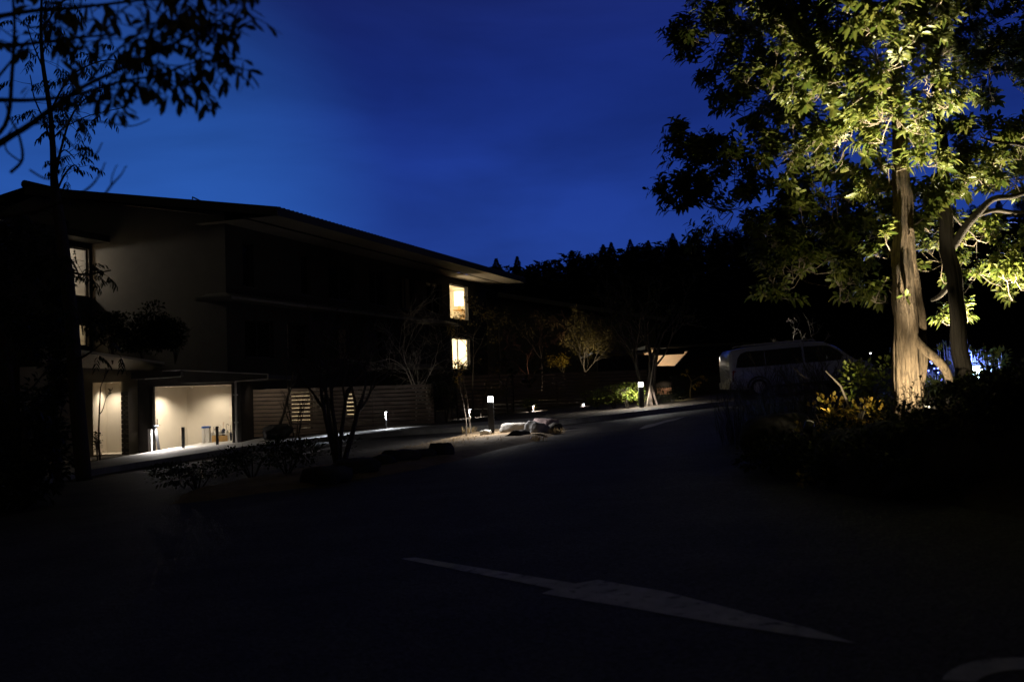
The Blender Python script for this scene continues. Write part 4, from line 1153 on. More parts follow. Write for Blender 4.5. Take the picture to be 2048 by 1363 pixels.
# leaning bare tree with a dark root mound
b = bed(552, 868, 33.2)
rock('root_mound', (b.x, b.y, b.z + .18), (.62, .5, .36), 'rock_dark', 'dark rounded mound at the foot of the leaning bare tree', 120, 0, 0, 'mound')
small_tree('bare_tree', b + Z * .3, 3.6, 'leaning bare tree rising from the dark mound beside the porch', seed=11, lean=(.34, 0), r=.065, depth=3, kids=2, clear=.55, spread=.6, up=.12)
small_tree('young_tree', bed(592, 868, 33.6), 1.9, 'cluster of thin bare stems in front of the glowing fence gaps', seed=12, stems=6, r=.025, depth=2, kids=2, clear=.6, spread=.35)
b1_ = bed(833, 850, 36.5); b2_ = bed(858, 850, 35.8); l1_ = bed(947, 850, 34.5); m1_ = bed(1064, 845, 43); y1_ = bed(1136, 838, 41.6)
bt1 = small_tree('bare_tree', b1_, 4.5, 'bare tree with pale lit twigs below the middle windows', seed=21, r=.036, depth=5, kids=3, clear=.22, spread=.75, ratio=.70, up=.03, bark='twig_white', wob=.18)
bt2 = small_tree('bare_tree', b2_, 3.2, 'low bare tree with spreading pale branches beside the lower lit window', seed=29, r=.03, depth=5, kids=3, clear=.18, spread=1.0, ratio=.72, up=-.02, bark='twig_white', wob=.18)
lt1 = small_tree('leafy_tree', l1_, 4.3, 'slender tree with a few leaf clumps right of the lit windows', seed=23, r=.03, depth=3, kids=3, clear=.52, leaf='leaf_olive', per=24, L=.11, W=.03, spread=.8, jit=.07)
small_tree('leafy_tree', bed(962, 850, 36), 2.7, 'low tree of layered olive leaf clumps behind the bollard lamp', seed=24, r=.03, depth=3, kids=3, clear=.3, leaf='leaf_olive', per=16, L=.10, W=.028, spread=1.0, up=-.02, jit=.08)
small_tree('clipped_tree', bed(1016, 848, 37.5), 2.7, 'dark cloud clipped tree behind the short pale fence', seed=25, r=.05, depth=3, kids=3, clear=.35, leaf='leaf_dark', per=34, L=.10, W=.028, spread=.9, up=-.03)
mt1 = small_tree('maple_tree', m1_, 4.6, 'reddish twiggy bare maple glowing above the tall dark fence', seed=26, r=.036, depth=6, kids=3, clear=.30, spread=.95, ratio=.70, up=-.03, bark='twig_red', wob=.17)
small_tree('leafy_tree', bed(1084, 845, 42.5), 3.8, 'sparse small leafed tree between the maple and the olive tree', seed=27, r=.035, depth=3, kids=3, clear=.5, leaf='leaf_olive', per=16, L=.07, W=.02, jit=.12)
ob_ = bed(1172, 836, 42.5); hh = at(1170, 648, 42.5).z - ob_.z
ot = small_tree('olive_tree', ob_, hh * 1.02, 'tall upright olive tree with dense golden lit crown', seed=28, r=.07, depth=4, kids=4, clear=.42, leaf='leaf_olive', per=20, L=.085, W=.018, jit=.11, spread=.62, ratio=.70, up=.07)
yt1 = small_tree('leafy_tree', y1_, 2.4, 'short yellow leafed tree peeping over the tall dark fence', seed=31, r=.03, depth=3, kids=3, clear=.62, leaf='leaf_yellow', per=22, L=.09, W=.028, spread=.8, jit=.09)
def uplight(parent, base, off, tgt, power, col, ang=70):
    c = base + Vector(off)
    mb = MB(); mb.lathe(c - Z * .1, [(.05, 0), (.06, .08)], 12); mb.build('uplight', M['dark_metal'], parent)
    spot('uplight_lamp', c, base + Vector(tgt), power, col, ang, 1, .03, parent)
uplight(ot, ob_, (.1, -1.5, .3), (0, 0, hh * .72), 300, (1, .84, .55), 60)
uplight(bt1, b1_, (2.2, -.9, .15), (0, 0, 1.5), 24, (1, .92, .82), 60)
uplight(bt2, b2_, (1.6, -.5, .15), (-.2, 0, 1.2), 12, (1, .92, .82), 60)
uplight(lt1, l1_, (.8, -1.6, .15), (.1, 0, 2.7), 55, (1, .84, .55), 62)
uplight(mt1, m1_, (.4, -1.0, .3), (-.3, .1, 2.5), 60, (1, .80, .60), 80)
uplight(yt1, y1_, (.2, -.7, .3), (0, 0, 1.9), 60, (1, .82, .45), 70)
# forked tree behind the second bollard lamp
fb = bed(1296, 818, 33.4)
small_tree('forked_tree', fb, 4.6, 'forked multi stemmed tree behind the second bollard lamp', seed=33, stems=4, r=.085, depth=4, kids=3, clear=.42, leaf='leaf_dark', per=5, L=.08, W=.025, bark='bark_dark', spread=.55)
small_tree('sapling', bed(1291, 818, 32.6), 2.2, 'thin pale sapling curving up beside the second bollard lamp', seed=34, r=.022, depth=1, kids=2, clear=.8, lean=(.18, 0), bark='twig_pale', spread=.4)
mb = MB(); b = bed(1304, 818, 33.0); mb.bar(b - Z * .1, b + Vector((-.06, 0, .62)), .085, .05, up=(0, 1, 0)); mb.bar(b + Vector((.2, 0, -.1)), b + Vector((.0, 0, .66)), .06, .045, up=(0, 1, 0))
tag(mb.build('tree_support', M['fence_wood']), 'short sawn wooden props at the foot of the forked tree', 'tree prop')
bush('round_bush', bed(1061, 842, 36.6), .52, .4, .48, 'small clipped bush lit white and yellow around its path light', 41, 'leaf_green', 700, .06, .018)
bush('hedge', bed(1195, 835, 33.8), .55, .45, .72, 'dim end of the flowering hedge by the last path light', 42, 'leaf_green', 900, .07, .02, cat='hedge', group='hedge bushes by the second bollard lamp')
bush('hedge', bed(1228, 832, 33.2), .6, .45, .78, 'middle hedge bush between the dim one and the bright one', 43, 'leaf_green', 1100, .075, .022, cat='hedge', group='hedge bushes by the second bollard lamp')
bush('hedge', bed(1256, 829, 32.4), .5, .4, .86, 'bright yellow green hedge bush beside the second bollard lamp', 44, 'leaf_green', 800, .085, .026, cat='hedge', group='hedge bushes by the second bollard lamp')
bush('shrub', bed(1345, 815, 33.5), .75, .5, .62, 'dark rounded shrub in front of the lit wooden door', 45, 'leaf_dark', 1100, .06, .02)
cb = bed(1382, 810, 36)
ct = small_tree('clipped_pine', cb, 1.45, 'small clipped tree with layered yellow pads left of the van', seed=46, r=.04, depth=2, kids=3, clear=.45, leaf='leaf_yellow', per=40, L=.07, W=.015, spread=1.3, up=-.08)
point('uplight_lamp', cb + Vector((-.5, -.7, .12)), 4, (1, .8, .35), .04, ct)
mb = MB(); mb.lathe(cb + Vector((-.5, -.7, 0)), [(.05, 0), (.05, .07)], 12); mb.build('uplight', M['dark_metal'], ct)
small_tree('sapling', bed(905, 850, 34), 3.9, 'leafless sapling crossing the lower lit window', seed=47, r=.02, depth=2, kids=2, clear=.5, leaf='leaf_dark', per=6, L=.1, W=.035)
bush('shrub', bed(921, 830, 46) + Z * 1.0, .95, .7, 1.5, 'dark leafy shrub silhouetted against the lower lit window', 48, 'leaf_dark', 500, .16, .05)
bush('bamboo_clump', bed(893, 852, 34.2), .62, .5, 1.75, 'dark bushy bamboo clump left of the bollard lamp', 49, 'leaf_dark', 1900, .11, .014)
# shrubs along the foot of the pale gable
for i, (px, w_, h_, lab) in enumerate([(225, 1.05, 1.75, 'dark leafy crown in front of the pale gable near the wing'), (285, 1.0, 1.95, 'dark leafy crown in the middle of the pale gable foot'), (350, .9, 1.55, 'low dark leafy crown at the right of the gable foot')]):
    b = at(px, 716, 33.4); bush('roof_shrub', b - Z * .1, w_, .6, h_, lab, 60 + i, 'leaf_dark', 2600, .12, .04)
# slender tree in front of the lit recess
small_tree('sapling', bed(200, 915, 31.0), 3.4, 'thin crooked sapling in front of the lit recess', seed=52, r=.035, depth=2, kids=2, clear=.7, leaf='leaf_dark', per=8, L=.09, W=.03, spread=.5)
b = bed(195, 915, 30.6); bush('shrub', b, .16, .16, .9, 'narrow dark shrub at the foot of the thin crooked sapling', 53, 'leaf_dark', 200, .08, .025)

# ---- island planting
ib = G(680, 928); ib.z = isl_z(ib.x, ib.y)
small_tree('multi_stem_tree', ib, 3.3, 'bare multi stemmed tree on the near island in front of the fence', seed=63, stems=5, r=.062, depth=4, kids=3, clear=.45, spread=.75, up=.02)
for i, (px, py, w_, h_, lab) in enumerate([(505, 962, 1.0, .62, 'wide dark shrub on the left part of the island'), (575, 958, .9, .70, 'taller dark shrub on the island left of the multi stemmed tree'), (395, 985, .9, .5, 'low dark shrub at the left end of the island')]):
    p = G(px, py); p.z = isl_z(p.x, p.y); bush('shrub', p, w_, .6, h_, lab, 66 + i, 'leaf_dark', 1300, .07, .02)
for i, (px, py, h_, lab) in enumerate([(932, 872, 1.95, 'thin straight sapling tied on the island left of the bollard lamp'), (943, 868, 2.2, 'second thin sapling with orange leaves beside the straight one')]):
    p = G(px, py + 6); p.z = isl_z(p.x, p.y)
    small_tree('sapling', p, h_, lab, seed=72 + i, r=.020, depth=2, kids=2, clear=.62, leaf='leaf_yellow', per=5 + 3 * i, L=.09, W=.03, spread=.45)
rng = random.Random(9); sp_ = []
for i in range(150):
    px = rng.uniform(760, 1005); py = 905 - (px - 760) * .13 + rng.uniform(-12, 10)
    p = G(px, py + 10); p.z = isl_z(p.x, p.y); sp_.append(p)
blades('grass', sp_, 'short dry grass scattered over the sandy island', 80, 'grass_dry', 7, .12, .14, 'grass', None, .004, 'stuff')
for i, (px, py, lab) in enumerate([(937, 873, 'dry grass tuft at the foot of the thin saplings'), (1112, 868, 'dry grass tuft at the island tip by the dark rock'), (1075, 882, 'dry grass tuft under the grey rock')]):
    p = G(px, py); p.z = max(gz(p.x, p.y), isl_z(p.x, p.y)); blades('grass_tuft', [p], lab, 82 + i, 'grass_dry', 90, .28, .22, 'grass tuft', None, .005)

# ================================================================== PARKED VAN
vb = at(1452, 802, 33.2); V0 = Vector((vb.x, 33.0, 0)); V0.z = gz(V0.x, 33.0) + KH + .01
van = thing('parked_van', V0, 'white people carrier van with dark side windows parked behind the tall grasses', 'van')
tilt = .056
vx = Vector((1, 0, tilt)).normalized(); vz = Vector((-tilt, 0, 1)).normalized()
def VV(x, y, z): return V0 + vx * x * .95 + Y_ * y + vz * z * .885
LV, WV, HV = 5.0, 1.85, 1.84
# side outline as sections along the length: (x, z of bottom, belt, roof, half width at belt, half width at roof)
prof = [(0.0, .42, 1.02, 1.05, .78, .74), (.03, .34, 1.02, 1.62, .86, .72), (.16, .30, 1.03, 1.77, .90, .76), (.7, .27, 1.03, 1.84, .925, .79), (1.6, .26, 1.03, 1.86, .93, .80), (2.8, .26, 1.03, 1.85, .93, .79), (3.3, .26, 1.02, 1.79, .93, .76), (3.72, .26, 1.0, 1.58, .925, .73), (4.1, .27, .99, 1.26, .915, .74), (4.3, .27, .97, 1.06, .90, .76), (4.7, .29, .88, .95, .85, .72), (4.95, .36, .72, .78, .70, .60), (5.0, .44, .6, .66, .6, .52)]
mb = MB(); ring_n = 12; vs = []
for x, zb1, zm, zr_, wb1, wr in prof:
    ring_ = [(-wb1 * .93, zb1), (-wb1, zb1 + .12), (-wb1, zm - .1), (-wb1 * .985, zm), (-wr * 1.04, zr_ - .09 * min(1, (zr_ - zm) / .3)), (-wr * .88, zr_ - .015), (wr * .88, zr_ - .015), (wr * 1.04, zr_ - .09 * min(1, (zr_ - zm) / .3)), (wb1 * .985, zm), (wb1, zm - .1), (wb1, zb1 + .12), (wb1 * .93, zb1)]
    vs += [VV(x, y, z) for y, z in ring_]
fs = [(i * 12 + k, i * 12 + (k + 1) % 12, (i + 1) * 12 + (k + 1) % 12, (i + 1) * 12 + k) for i in range(len(prof) - 1) for k in range(12)]
fs += [tuple(range(11, -1, -1)), tuple((len(prof) - 1) * 12 + k for k in range(12))]
mb.add(vs, fs, True)
body = mb.build('body', M['van_paint'], van)
def side_y(x, z):
    for a, b in zip(prof, prof[1:]):
        if a[0] <= x <= b[0]:
            t = (x - a[0]) / (b[0] - a[0]); zm, zr_, wb1, wr = (a[i] + (b[i] - a[i]) * t for i in (2, 3, 4, 5))
            zt_ = zr_ - .09 * min(1, (zr_ - zm) / .3)
            return -(wb1 * .985 + (wr * 1.04 - wb1 * .985) * clamp((z - zm) / max(.01, zt_ - zm), 0, 1))
    return -.9
def side_panel(name, outline, m, off=.012, parent=van):
    """a closed thin panel hugging the van side"""
    n = len(outline)
    out = [VV(x, side_y(x, z) - off, z) for x, z in outline]; inn = [VV(x, side_y(x, z) + .02, z) for x, z in outline]
    mb = MB(); mb.add(out + inn, [tuple(range(n)), tuple(range(2 * n - 1, n - 1, -1))] + [(i, i + n, (i + 1) % n + n, (i + 1) % n) for i in range(n)])
    return mb.build(name, M[m], parent)
side_panel('side_window', [(.20, 1.10), (.95, 1.08), (1.20, 1.08), (1.20, 1.65), (.60, 1.66), (.42, 1.60), (.30, 1.45)], 'dark_glass')
side_panel('side_window', [(1.23, 1.08), (2.48, 1.07), (2.48, 1.66), (1.23, 1.65)], 'dark_glass')
side_panel('side_window', [(2.56, 1.07), (3.15, 1.06), (4.02, 1.06), (3.75, 1.40), (3.45, 1.60), (3.2, 1.64), (2.56, 1.66)], 'dark_glass')
side_panel('tail_lamp', [(.06, .62), (.17, .60), (.19, .98), (.11, 1.02), (.07, .98)], 'tail_lamp_red', .014)
side_panel('slide_rail', [(.45, .91), (1.5, .91), (1.5, .93), (.45, .93)], 'dark_metal', .010)
for x in (1.38, 2.68):
    hb = side_panel('door_handle', [(x, .86), (x + .2, .86), (x + .2, .90), (x, .90)], 'galvanised', .03)
side_panel('side_sill', [(.9, .27), (4.0, .27), (4.0, .36), (.9, .36)], 'dark_metal', .01)
for x in (1.215, 2.52, 2.535 + 1.1):
    pass
for x in (.92, 3.98):
    for sgn in (-1, 1):
        c = VV(x, sgn * .82, .33)
        mb = MB(); mb.lathe(c - Y_ * .11, [(.18, 0), (.265, .0), (.29, .03), (.29, .19), (.265, .22), (.18, .22)], 28, axis=(0, 1, 0)); wheel = mb.build('wheel', M['rubber'], van)
        mb = MB(); mb.lathe(c + Y_ * sgn * .105 - Y_ * .012, [(.04, 0), (.19, .0), (.19, .024), (.04, .024)], 24, axis=(0, 1, 0)); mb.build('rim', M['galvanised'], wheel)
    # wheel arch
    mb = MB(); pts = [VV(x + math.cos(a) * .38, -.935, .33 + math.sin(a) * .38) for a in [math.pi * k / 14 for k in range(15)]]; mb.tube(pts, .03, 6); mb.build('wheel_arch', M['dark_metal'], van)
for y in (-.66, .66):
    mb = MB(); mb.tube([VV(.5, y, 1.86), VV(.6, y, 1.90), VV(2.9, y, 1.90), VV(3.05, y, 1.84)], .02, 6); mb.build('roof_rail', M['galvanised'], van)
mb = MB(); mb.lathe(VV(3.75, -1.02, 1.08), [(.02, 0), (.10, .03), (.11, .10), (.06, .14)], 12, axis=(1, 0, 0)); mb.build('wing_mirror', M['van_paint'], van)
mb = MB(); mb.hexa([VV(-.05, -.80, .34), VV(.02, -.84, .34), VV(.02, .84, .34), VV(-.05, .80, .34)], [VV(-.05, -.80, .58), VV(.02, -.84, .58), VV(.02, .84, .58), VV(-.05, .80, .58)]); mb.build('rear_bumper', M['van_paint'], van)
mb = MB(); w0 = [VV(3.36, -.62, 1.79), VV(3.36, .62, 1.79), VV(4.24, .72, 1.13), VV(4.24, -.72, 1.13)]; mb.prism(w0, vz * .012); mb.build('windscreen', M['dark_glass'], van)
# gnarled bare tree behind the van, lit from below
gb = at(1572, 740, 37.2); gb.z = gz(gb.x, 37.2)
gt = small_tree('gnarled_tree', gb, 3.3, 'pale gnarled bare tree lit from below behind the van', seed=95, r=.06, depth=4, kids=3, clear=.55, spread=.8, ratio=.7, bark='twig_white', wob=.36, up=.06)
mb = MB(); mb.lathe(gb + Vector((.3, .5, .05)), [(.06, 0), (.06, .09)], 12); mb.build('uplight', M['dark_metal'], gt)
spot('uplight_lamp', gb + Vector((.3, -.5, .3)), gb + Vector((.05, 0, 2.5)), 280, (1, .9, .75), 55, 1, .03, gt)
# tiny distant lamp right of the van
p = at(1741, 706, 60)
fr = thing('distant_lamp', Vector((p.x, p.y, gz(p.x, 60))), 'tiny far white lamp glinting left of the lit trunk', 'lamp')
mb = MB(); mb.tube([Vector((p.x, p.y, gz(p.x, 60))), p - Z * .08], .04, 6); mb.build('post', M['dark_metal'], fr)
mb = MB(); mb.lathe(p - Z * .04, [(.04, 0), (.06, .03), (.05, .07)], 10); mb.build('light_head', M['far_lamp'], fr)

# ================================================================== THE BIG LIT TREES ON THE BANK
def px_path(pts, Y, ppm=None):
    """[(px, py, radius_px, dY)] -> points and radii at real distances"""
    P = [at(x, y, Y + dy) for x, y, r, dy in pts]
    return P, [r * (Y + dy) / FOC for x, y, r, dy in pts]
def dense(P, Rr, k=4, wob=.0, seed=0):
    """smooth resampling (Catmull-Rom)"""
    out, ro = [], []
    n = len(P)
    for i in range(n - 1):
        p0, p1, p2, p3 = P[max(0, i - 1)], P[i], P[i + 1], P[min(n - 1, i + 2)]
        for j in range(k):
            t = j / k
            q = 0.5 * ((2 * p1) + (p2 - p0) * t + (2 * p0 - 5 * p1 + 4 * p2 - p3) * t * t + (3 * p1 - p0 - 3 * p2 + p3) * t ** 3)
            if wob: q = q + Vector((noise.noise((q.x * 3, q.z * 3, seed)), noise.noise((q.y * 3, q.z * 3, seed + 5)), 0)) * wob
            out.append(q); ro.append(Rr[i] + (Rr[i + 1] - Rr[i]) * t)
    out.append(P[-1]); ro.append(Rr[-1])
    return out, ro
def big_tree(name, label, trunk_px, Y, lumps, extra, seed, leaf, bark, per=15, dens=.0027, L=.128, W=.025, ridg=.27, thin=.86):
    rng = random.Random(seed)
    tp, tr = px_path(trunk_px, Y)
    tr = [r * thin for r in tr]
    base = tp[0].copy()
    tp, tr = dense(tp, tr, 6, .03, seed)
    t = thing(name, base, label, 'tree')
    mb = MB(); mb.tube(tp, tr, 54, ridges=ridg, seed=seed)
    limbs = mb; twigs = MB(); P, D, N, LL, WW = [], [], [], [], []
    imin = min(range(len(tp)), key=lambda i: abs(tp[i].z - at(1800, 410, Y).z))
    for path in extra:
        p_, r_ = px_path(path, Y); p_, r_ = dense(p_, r_, 4, .02, seed); mb.tube(p_, r_, 12, ridges=.12)
    nodes = [(tp[i], 0, tr[i]) for i in range(imin, len(tp) - 4, 2)]
    lum = [(at(px, py, Y + dY), rp, dY) for px, py, rp, dY in lumps]
    lum.sort(key=lambda q: min((q[0] - nd[0]).length for nd in nodes))
    for c, rp, dY in lum:
        rad = rp * (Y + dY) / FOC; fan = []
        # each lump grows from the nearest part of the trunk or of a limb already there
        a, dp, ra_ = min(nodes, key=lambda nd: (c - nd[0]).length * (1.0 if nd[0].z < c.z + .1 else 1.5) + .10 * nd[1])
        v = c - a
        mid = a + v * .5 + Vector((rng.gauss(0, .08), rng.gauss(0, .08), -.08 * v.length))
        r0_ = min(clamp(.009 + .008 * v.length, .009, .026), ra_ * .7)
        lp_, lr_ = dense([a, mid, c], [r0_, r0_ * .75, r0_ * .5], 5, .05, seed)
        limbs.tube(lp_, lr_, 7)
        nodes += [(lp_[i], dp + 1, lr_[i]) for i in (5, 8, 10)]
        for k in range(max(3, int(dens * rp * rp))):
            v = Vector((rng.gauss(0, 1), rng.gauss(0, 1), rng.gauss(0, .85)))
            v = v.normalized() * (rng.random() ** .42)
            q0 = c + v * rad * 1.0
            j = min(range(len(lp_) // 3, len(lp_)), key=lambda i: (lp_[i] - q0).length)
            s = lp_[j]
            # a spray: one pale branchlet that forks into a few upright leafy twigs
            m_ = s.lerp(q0, .55) + Vector((rng.gauss(0, .03), rng.gauss(0, .03), -.05))
            twigs.tube([s, m_, q0], [.0065, .0055, .0045], 4, cap=False)
            main = (v * .8 + Vector((rng.gauss(0, .35), rng.gauss(0, .35), .8))).normalized()
            for q_ in range(rng.randint(4, 7)):
                d = (main + Vector((rng.gauss(0, .42), rng.gauss(0, .42), rng.gauss(0, .3)))).normalized()
                tl = rng.uniform(.14, .36); fan.append((q0, d, tl))
        for q, d, tl in fan:
            pts, dl = wander(rng, q, d, tl, 4, .14, .05)
            twigs.tube(pts, [.0042, .0036, .003, .0024, .0016], 4, cap=False)
            m = rng.randint(per - 4, per + 3)
            for z in range(m):
                f = .38 + .62 * (z + rng.random()) / m
                i = min(3, int(f * 4)); b = pts[i].lerp(pts[i + 1], f * 4 - i)
                ang = z * 2.399 + rng.uniform(-.4, .4)
                axv = dl.orthogonal().normalized(); axv.rotate(Matrix.Rotation(ang, 3, dl))
                dr2 = (dl * rng.uniform(.15, .75) + axv + Vector((0, 0, rng.uniform(-.25, .2)))).normalized()
                nrm = (dl - dr2 * dl.dot(dr2) + Vector((rng.gauss(0, .25), rng.gauss(0, .25), rng.gauss(0, .25))))
                P.append(b); D.append(dr2); N.append(nrm); sc = rng.uniform(.55, 1.12)
                LL.append(L * sc); WW.append(W * sc * rng.uniform(.85, 1.2))
    mb.build('trunk', M[bark], t, recalc=False)
    twigs.build('twigs', M['twig_pale'], t, recalc=False)
    V, F = leaf_arrays(P, D, N, LL, WW, .22, .22, True)
    leaf_mesh('crown', M[leaf], t, V, F, seed)
    return t
YA, YB2 = 11.5, 13.0
trunkA = [(1817, 850, 31, 0), (1815, 808, 28, 0), (1812, 740, 26.5, 0), (1810, 660, 25, 0), (1806, 580, 23.5, .0), (1804, 500, 22, .05), (1806, 420, 21, .1), (1802, 330, 17, .15), (1796, 240, 14, .15), (1790, 150, 11.5, .1), (1788, 60, 9.5, .1), (1785, -60, 8, .1), (1775, -220, 6, .1), (1765, -380, 3, .1)]
stemA = [(1838, 800, 8, .12), (1846, 720, 8.5, .14), (1842, 650, 8.5, .1), (1834, 580, 8, .05), (1826, 510, 7, .0), (1820, 450, 5, -.02)]
limbA = [(1828, 672, 8, .0), (1850, 698, 9, -.12), (1874, 720, 9, -.2), (1892, 742, 8, -.2), (1902, 770, 7, -.1)]
twA = [(1846, 694, 4, -.2), (1812, 664, 3, -.42), (1796, 650, 2.2, -.5), (1782, 640, 1.2, -.55)]
lumA = [(1420, 85, 62, .5), (1390, 92, 36, .5), (1500, 40, 84, .9), (1480, 140, 66, .7), (1610, 60, 100, -.5), (1560, 175, 90, .4), (1655, 160, 88, -.7), (1505, 215, 55, .7), (1400, 292, 56, .5), (1366, 305, 34, .5), (1470, 325, 74, .5), (1390, 398, 52, .6), (1360, 405, 30, .6), (1460, 420, 72, .7), (1590, 300, 80, .2), (1680, 285, 80, .15), (1755, 120, 92, -1.15), (1735, 25, 98, -1.3), (1785, 225, 80, -.75), (1765, 330, 58, .1), (1650, 395, 74, .8), (1560, 450, 78, .5), (1600, 530, 62, 1.0), (1690, 470, 48, 1.0), (1835, 60, 74, -.7), (1680, 575, 46, 1.1), (1540, 560, 52, .9), (1830, 300, 46, -.1), (1845, 180, 60, -.7),
        (1720, 400, 74, 1.25), (1845, 395, 58, 1.0), (1700, 500, 66, 1.3), (1785, 470, 52, 1.1), (1778, 505, 30, .1), (1770, 590, 30, .25), (1600, -120, 130, .1), (1750, -150, 140, -.6), (1440, -60, 84, .9), (1690, -330, 170, 0), (1500, -190, 110, .7)]
big_tree('evergreen_tree', 'tall evergreen with a pale trunk and yellow green leaves lit from below', trunkA, YA, lumA, [stemA, limbA], 101, 'leaf_lit', 'bark_warm')
trunkB = [(1932, 800, 21, 0), (1926, 760, 20, 0), (1915, 640, 18.5, 0), (1905, 560, 18, 0), (1893, 470, 17, 0), (1889, 400, 16, .05), (1886, 300, 13.5, .1), (1876, 220, 12, .1), (1872, 150, 10, .1), (1880, 60, 8, .1), (1885, -60, 6, .1), (1880, -200, 3, .1)]
limB = [[(1899, 500, 10, 0), (1922, 466, 8, -.1), (1950, 432, 7, -.25), (1985, 398, 6, -.4), (2030, 392, 5, -.5), (2090, 370, 3, -.6)], [(1950, 432, 5, -.25), (1990, 420, 4.5, -.1), (2040, 425, 4, 0), (2100, 415, 3, .1)], [(2070, 377, 4, -.57), (2098, 318, 4, -.8), (2048, 292, 4, -.9), (1995, 284, 2.5, -.9), (1960, 275, 1.5, -.9)],
        [(1905, 560, 6, .1), (1880, 590, 5, .3), (1862, 600, 3, .5)]]
lumB = [(1950, 55, 90, .4), (1885, 110, 52, .4), (2010, 140, 84, 0), (1960, 262, 50, -.5), (2045, 270, 74, -.4), (1915, 330, 52, -.1), (1965, 355, 66, -.3), (2035, 360, 64, .3), (1880, 455, 46, 1.3), (1885, 525, 50, 1.5), (1955, 545, 56, .9), (2030, 560, 60, .5), (1955, 480, 44, .6), (1960, -100, 150, .4), (2120, 90, 100, 0), (2120, 420, 90, 0), (1850, -60, 80, .6), (1925, 640, 36, .9)]
big_tree('evergreen_tree', 'dark trunked evergreen standing behind the lit tree at the right', trunkB, YB2, lumB, limB, 103, 'leaf_lit', 'bark_black', dens=.0028, thin=.74)

def garden_spot(loc, target, power, ang, label, col=(1, .85, .57), blend=1.0):
    d = (Vector(target) - Vector(loc)).normalized(); loc = Vector(loc)
    r = thing('garden_spotlight', loc - Z * .18, label, 'spotlight', 'ground spotlights under the trees')
    mb = MB(); mb.lathe(loc - d * .17, [(.05, 0), (.06, .03), (.06, .12)], 16, axis=d); mb.build('housing', M['dark_metal'], r)
    mb = MB(); mb.lathe(loc - d * .045, [(.05, 0), (.05, .004)], 16, axis=d); mb.build('lens', M['spot_lens'], r)
    mb = MB(); mb.tube([loc - Z * .4, loc - d * .12], .012, 6); mb.build('spike', M['dark_metal'], r)
    spot('spotlight_lamp', loc - d * .03, target, power, col, ang, blend, .03, r)
sA = at(1857, 815, 11.0); sA.z = bank_z(sA.x, sA.y) + .12
garden_spot(sA, at(1868, 40, 9.9), 5800, 82, 'ground spotlight shining up the pale trunk', blend=1.0)
sD = at(1872, 822, 10.75); sD.z = bank_z(sD.x, sD.y) + .14
garden_spot(sD, at(1826, 750, 11.5), 260, 88, 'added low spotlight brightening the foot of the pale trunk')  # extra lamp, added only to brighten the lower trunk
sE = at(1990, 800, 13.5); sE.z = bank_z(sE.x, sE.y) + .14
garden_spot(sE, at(1990, 150, 12.7), 2800, 84, 'ground spotlight under the right dark trunked tree')
sC = at(1622, 838, 11.6); sC.z = max(sC.z, bank_z(sC.x, sC.y) + .1)
garden_spot(sC, at(1700, 560, 12.3), 55, 95, 'small ground spotlight left of the lit trunk at the dark bank edge')
sB = at(1872, 770, 13.9); sB.z = bank_z(sB.x, sB.y) + .16
garden_spot(sB, at(1886, 480, 14.35), 1300, 70, 'ground spotlight shining up behind the dark trunk')

# ---- cold light with blue strands behind the trees
fp = at(1957, 745, 17.5); fg = gz(fp.x, 17.5)
ff = thing('floodlight', Vector((fp.x, fp.y, bank_z(fp.x, fp.y))), 'cold white floodlight shining through the reeds behind the dark trunk', 'floodlight')
mb = MB(); mb.lathe(fp + Y_ * .02, [(.125, 0), (.13, .05), (.08, .14)], 20, axis=(0, 1, 0)); mb.build('housing', M['dark_metal'], ff)
mb = MB(); mb.lathe(fp + Y_ * .012, [(.02, 0), (.12, .0), (.12, .006)], 20, axis=(0, 1, 0)); mb.build('lens', M['flood_white'], ff)
mb = MB(); mb.tube([fp + Y_ * .1, Vector((fp.x, fp.y + .1, fg))], .025, 8); mb.build('post', M['dark_metal'], ff)
spot('floodlight_lamp', fp - Y_ * .03, fp + Vector((-.5, -2, -.1)), 300, (.24, .36, 1), 165, .5, .08, ff)
point('floodlight_glow', fp + Vector((-.35, -.45, .25)), 150, (.10, .15, 1), .08, ff)
def reed_clump(px, py, Y, h, n, label, seed, sprd):
    b = at(px, py, Y); b.z = bank_z(b.x, b.y)
    rng = random.Random(seed); P, D, N, LL, WW = [], [], [], [], []
    for i in range(n):
        a = rng.uniform(0, 6.283); q = sprd * math.sqrt(rng.random()); t = rng.uniform(0, .16)
        P.append(b + Vector((math.cos(a) * q, math.sin(a) * q * .6, -.05))); D.append(Vector((rng.gauss(0, .07), rng.gauss(0, .07), 1))); N.append(Vector((math.cos(a), math.sin(a), .1)))
        LL.append(h * rng.uniform(.6, 1.1)); WW.append(.007 * rng.uniform(.6, 1.5))
    V, F = leaf_arrays(P, D, N, LL, WW, .10, .1, True)
    o = leaf_mesh('reed_clump', M['reed'], None, V, F, seed); tag(o, label, 'reeds', 'reeds around the cold floodlight')
for i, (px, Y, h, n, s, lab) in enumerate([(1912, 16.8, .95, 110, .26, 'reed clump lit blue left of the floodlight'), (1938, 17.1, .85, 70, .2, 'reed clump glowing white just beside the floodlight'), (1982, 17.2, .7, 60, .2, 'short reed clump right of the floodlight'), (1855, 17.4, .6, 50, .25, 'dim reed clump between the lit trunk and dark trunk')]):
    reed_clump(px, 800, Y, h, n, lab, 130 + i, s)
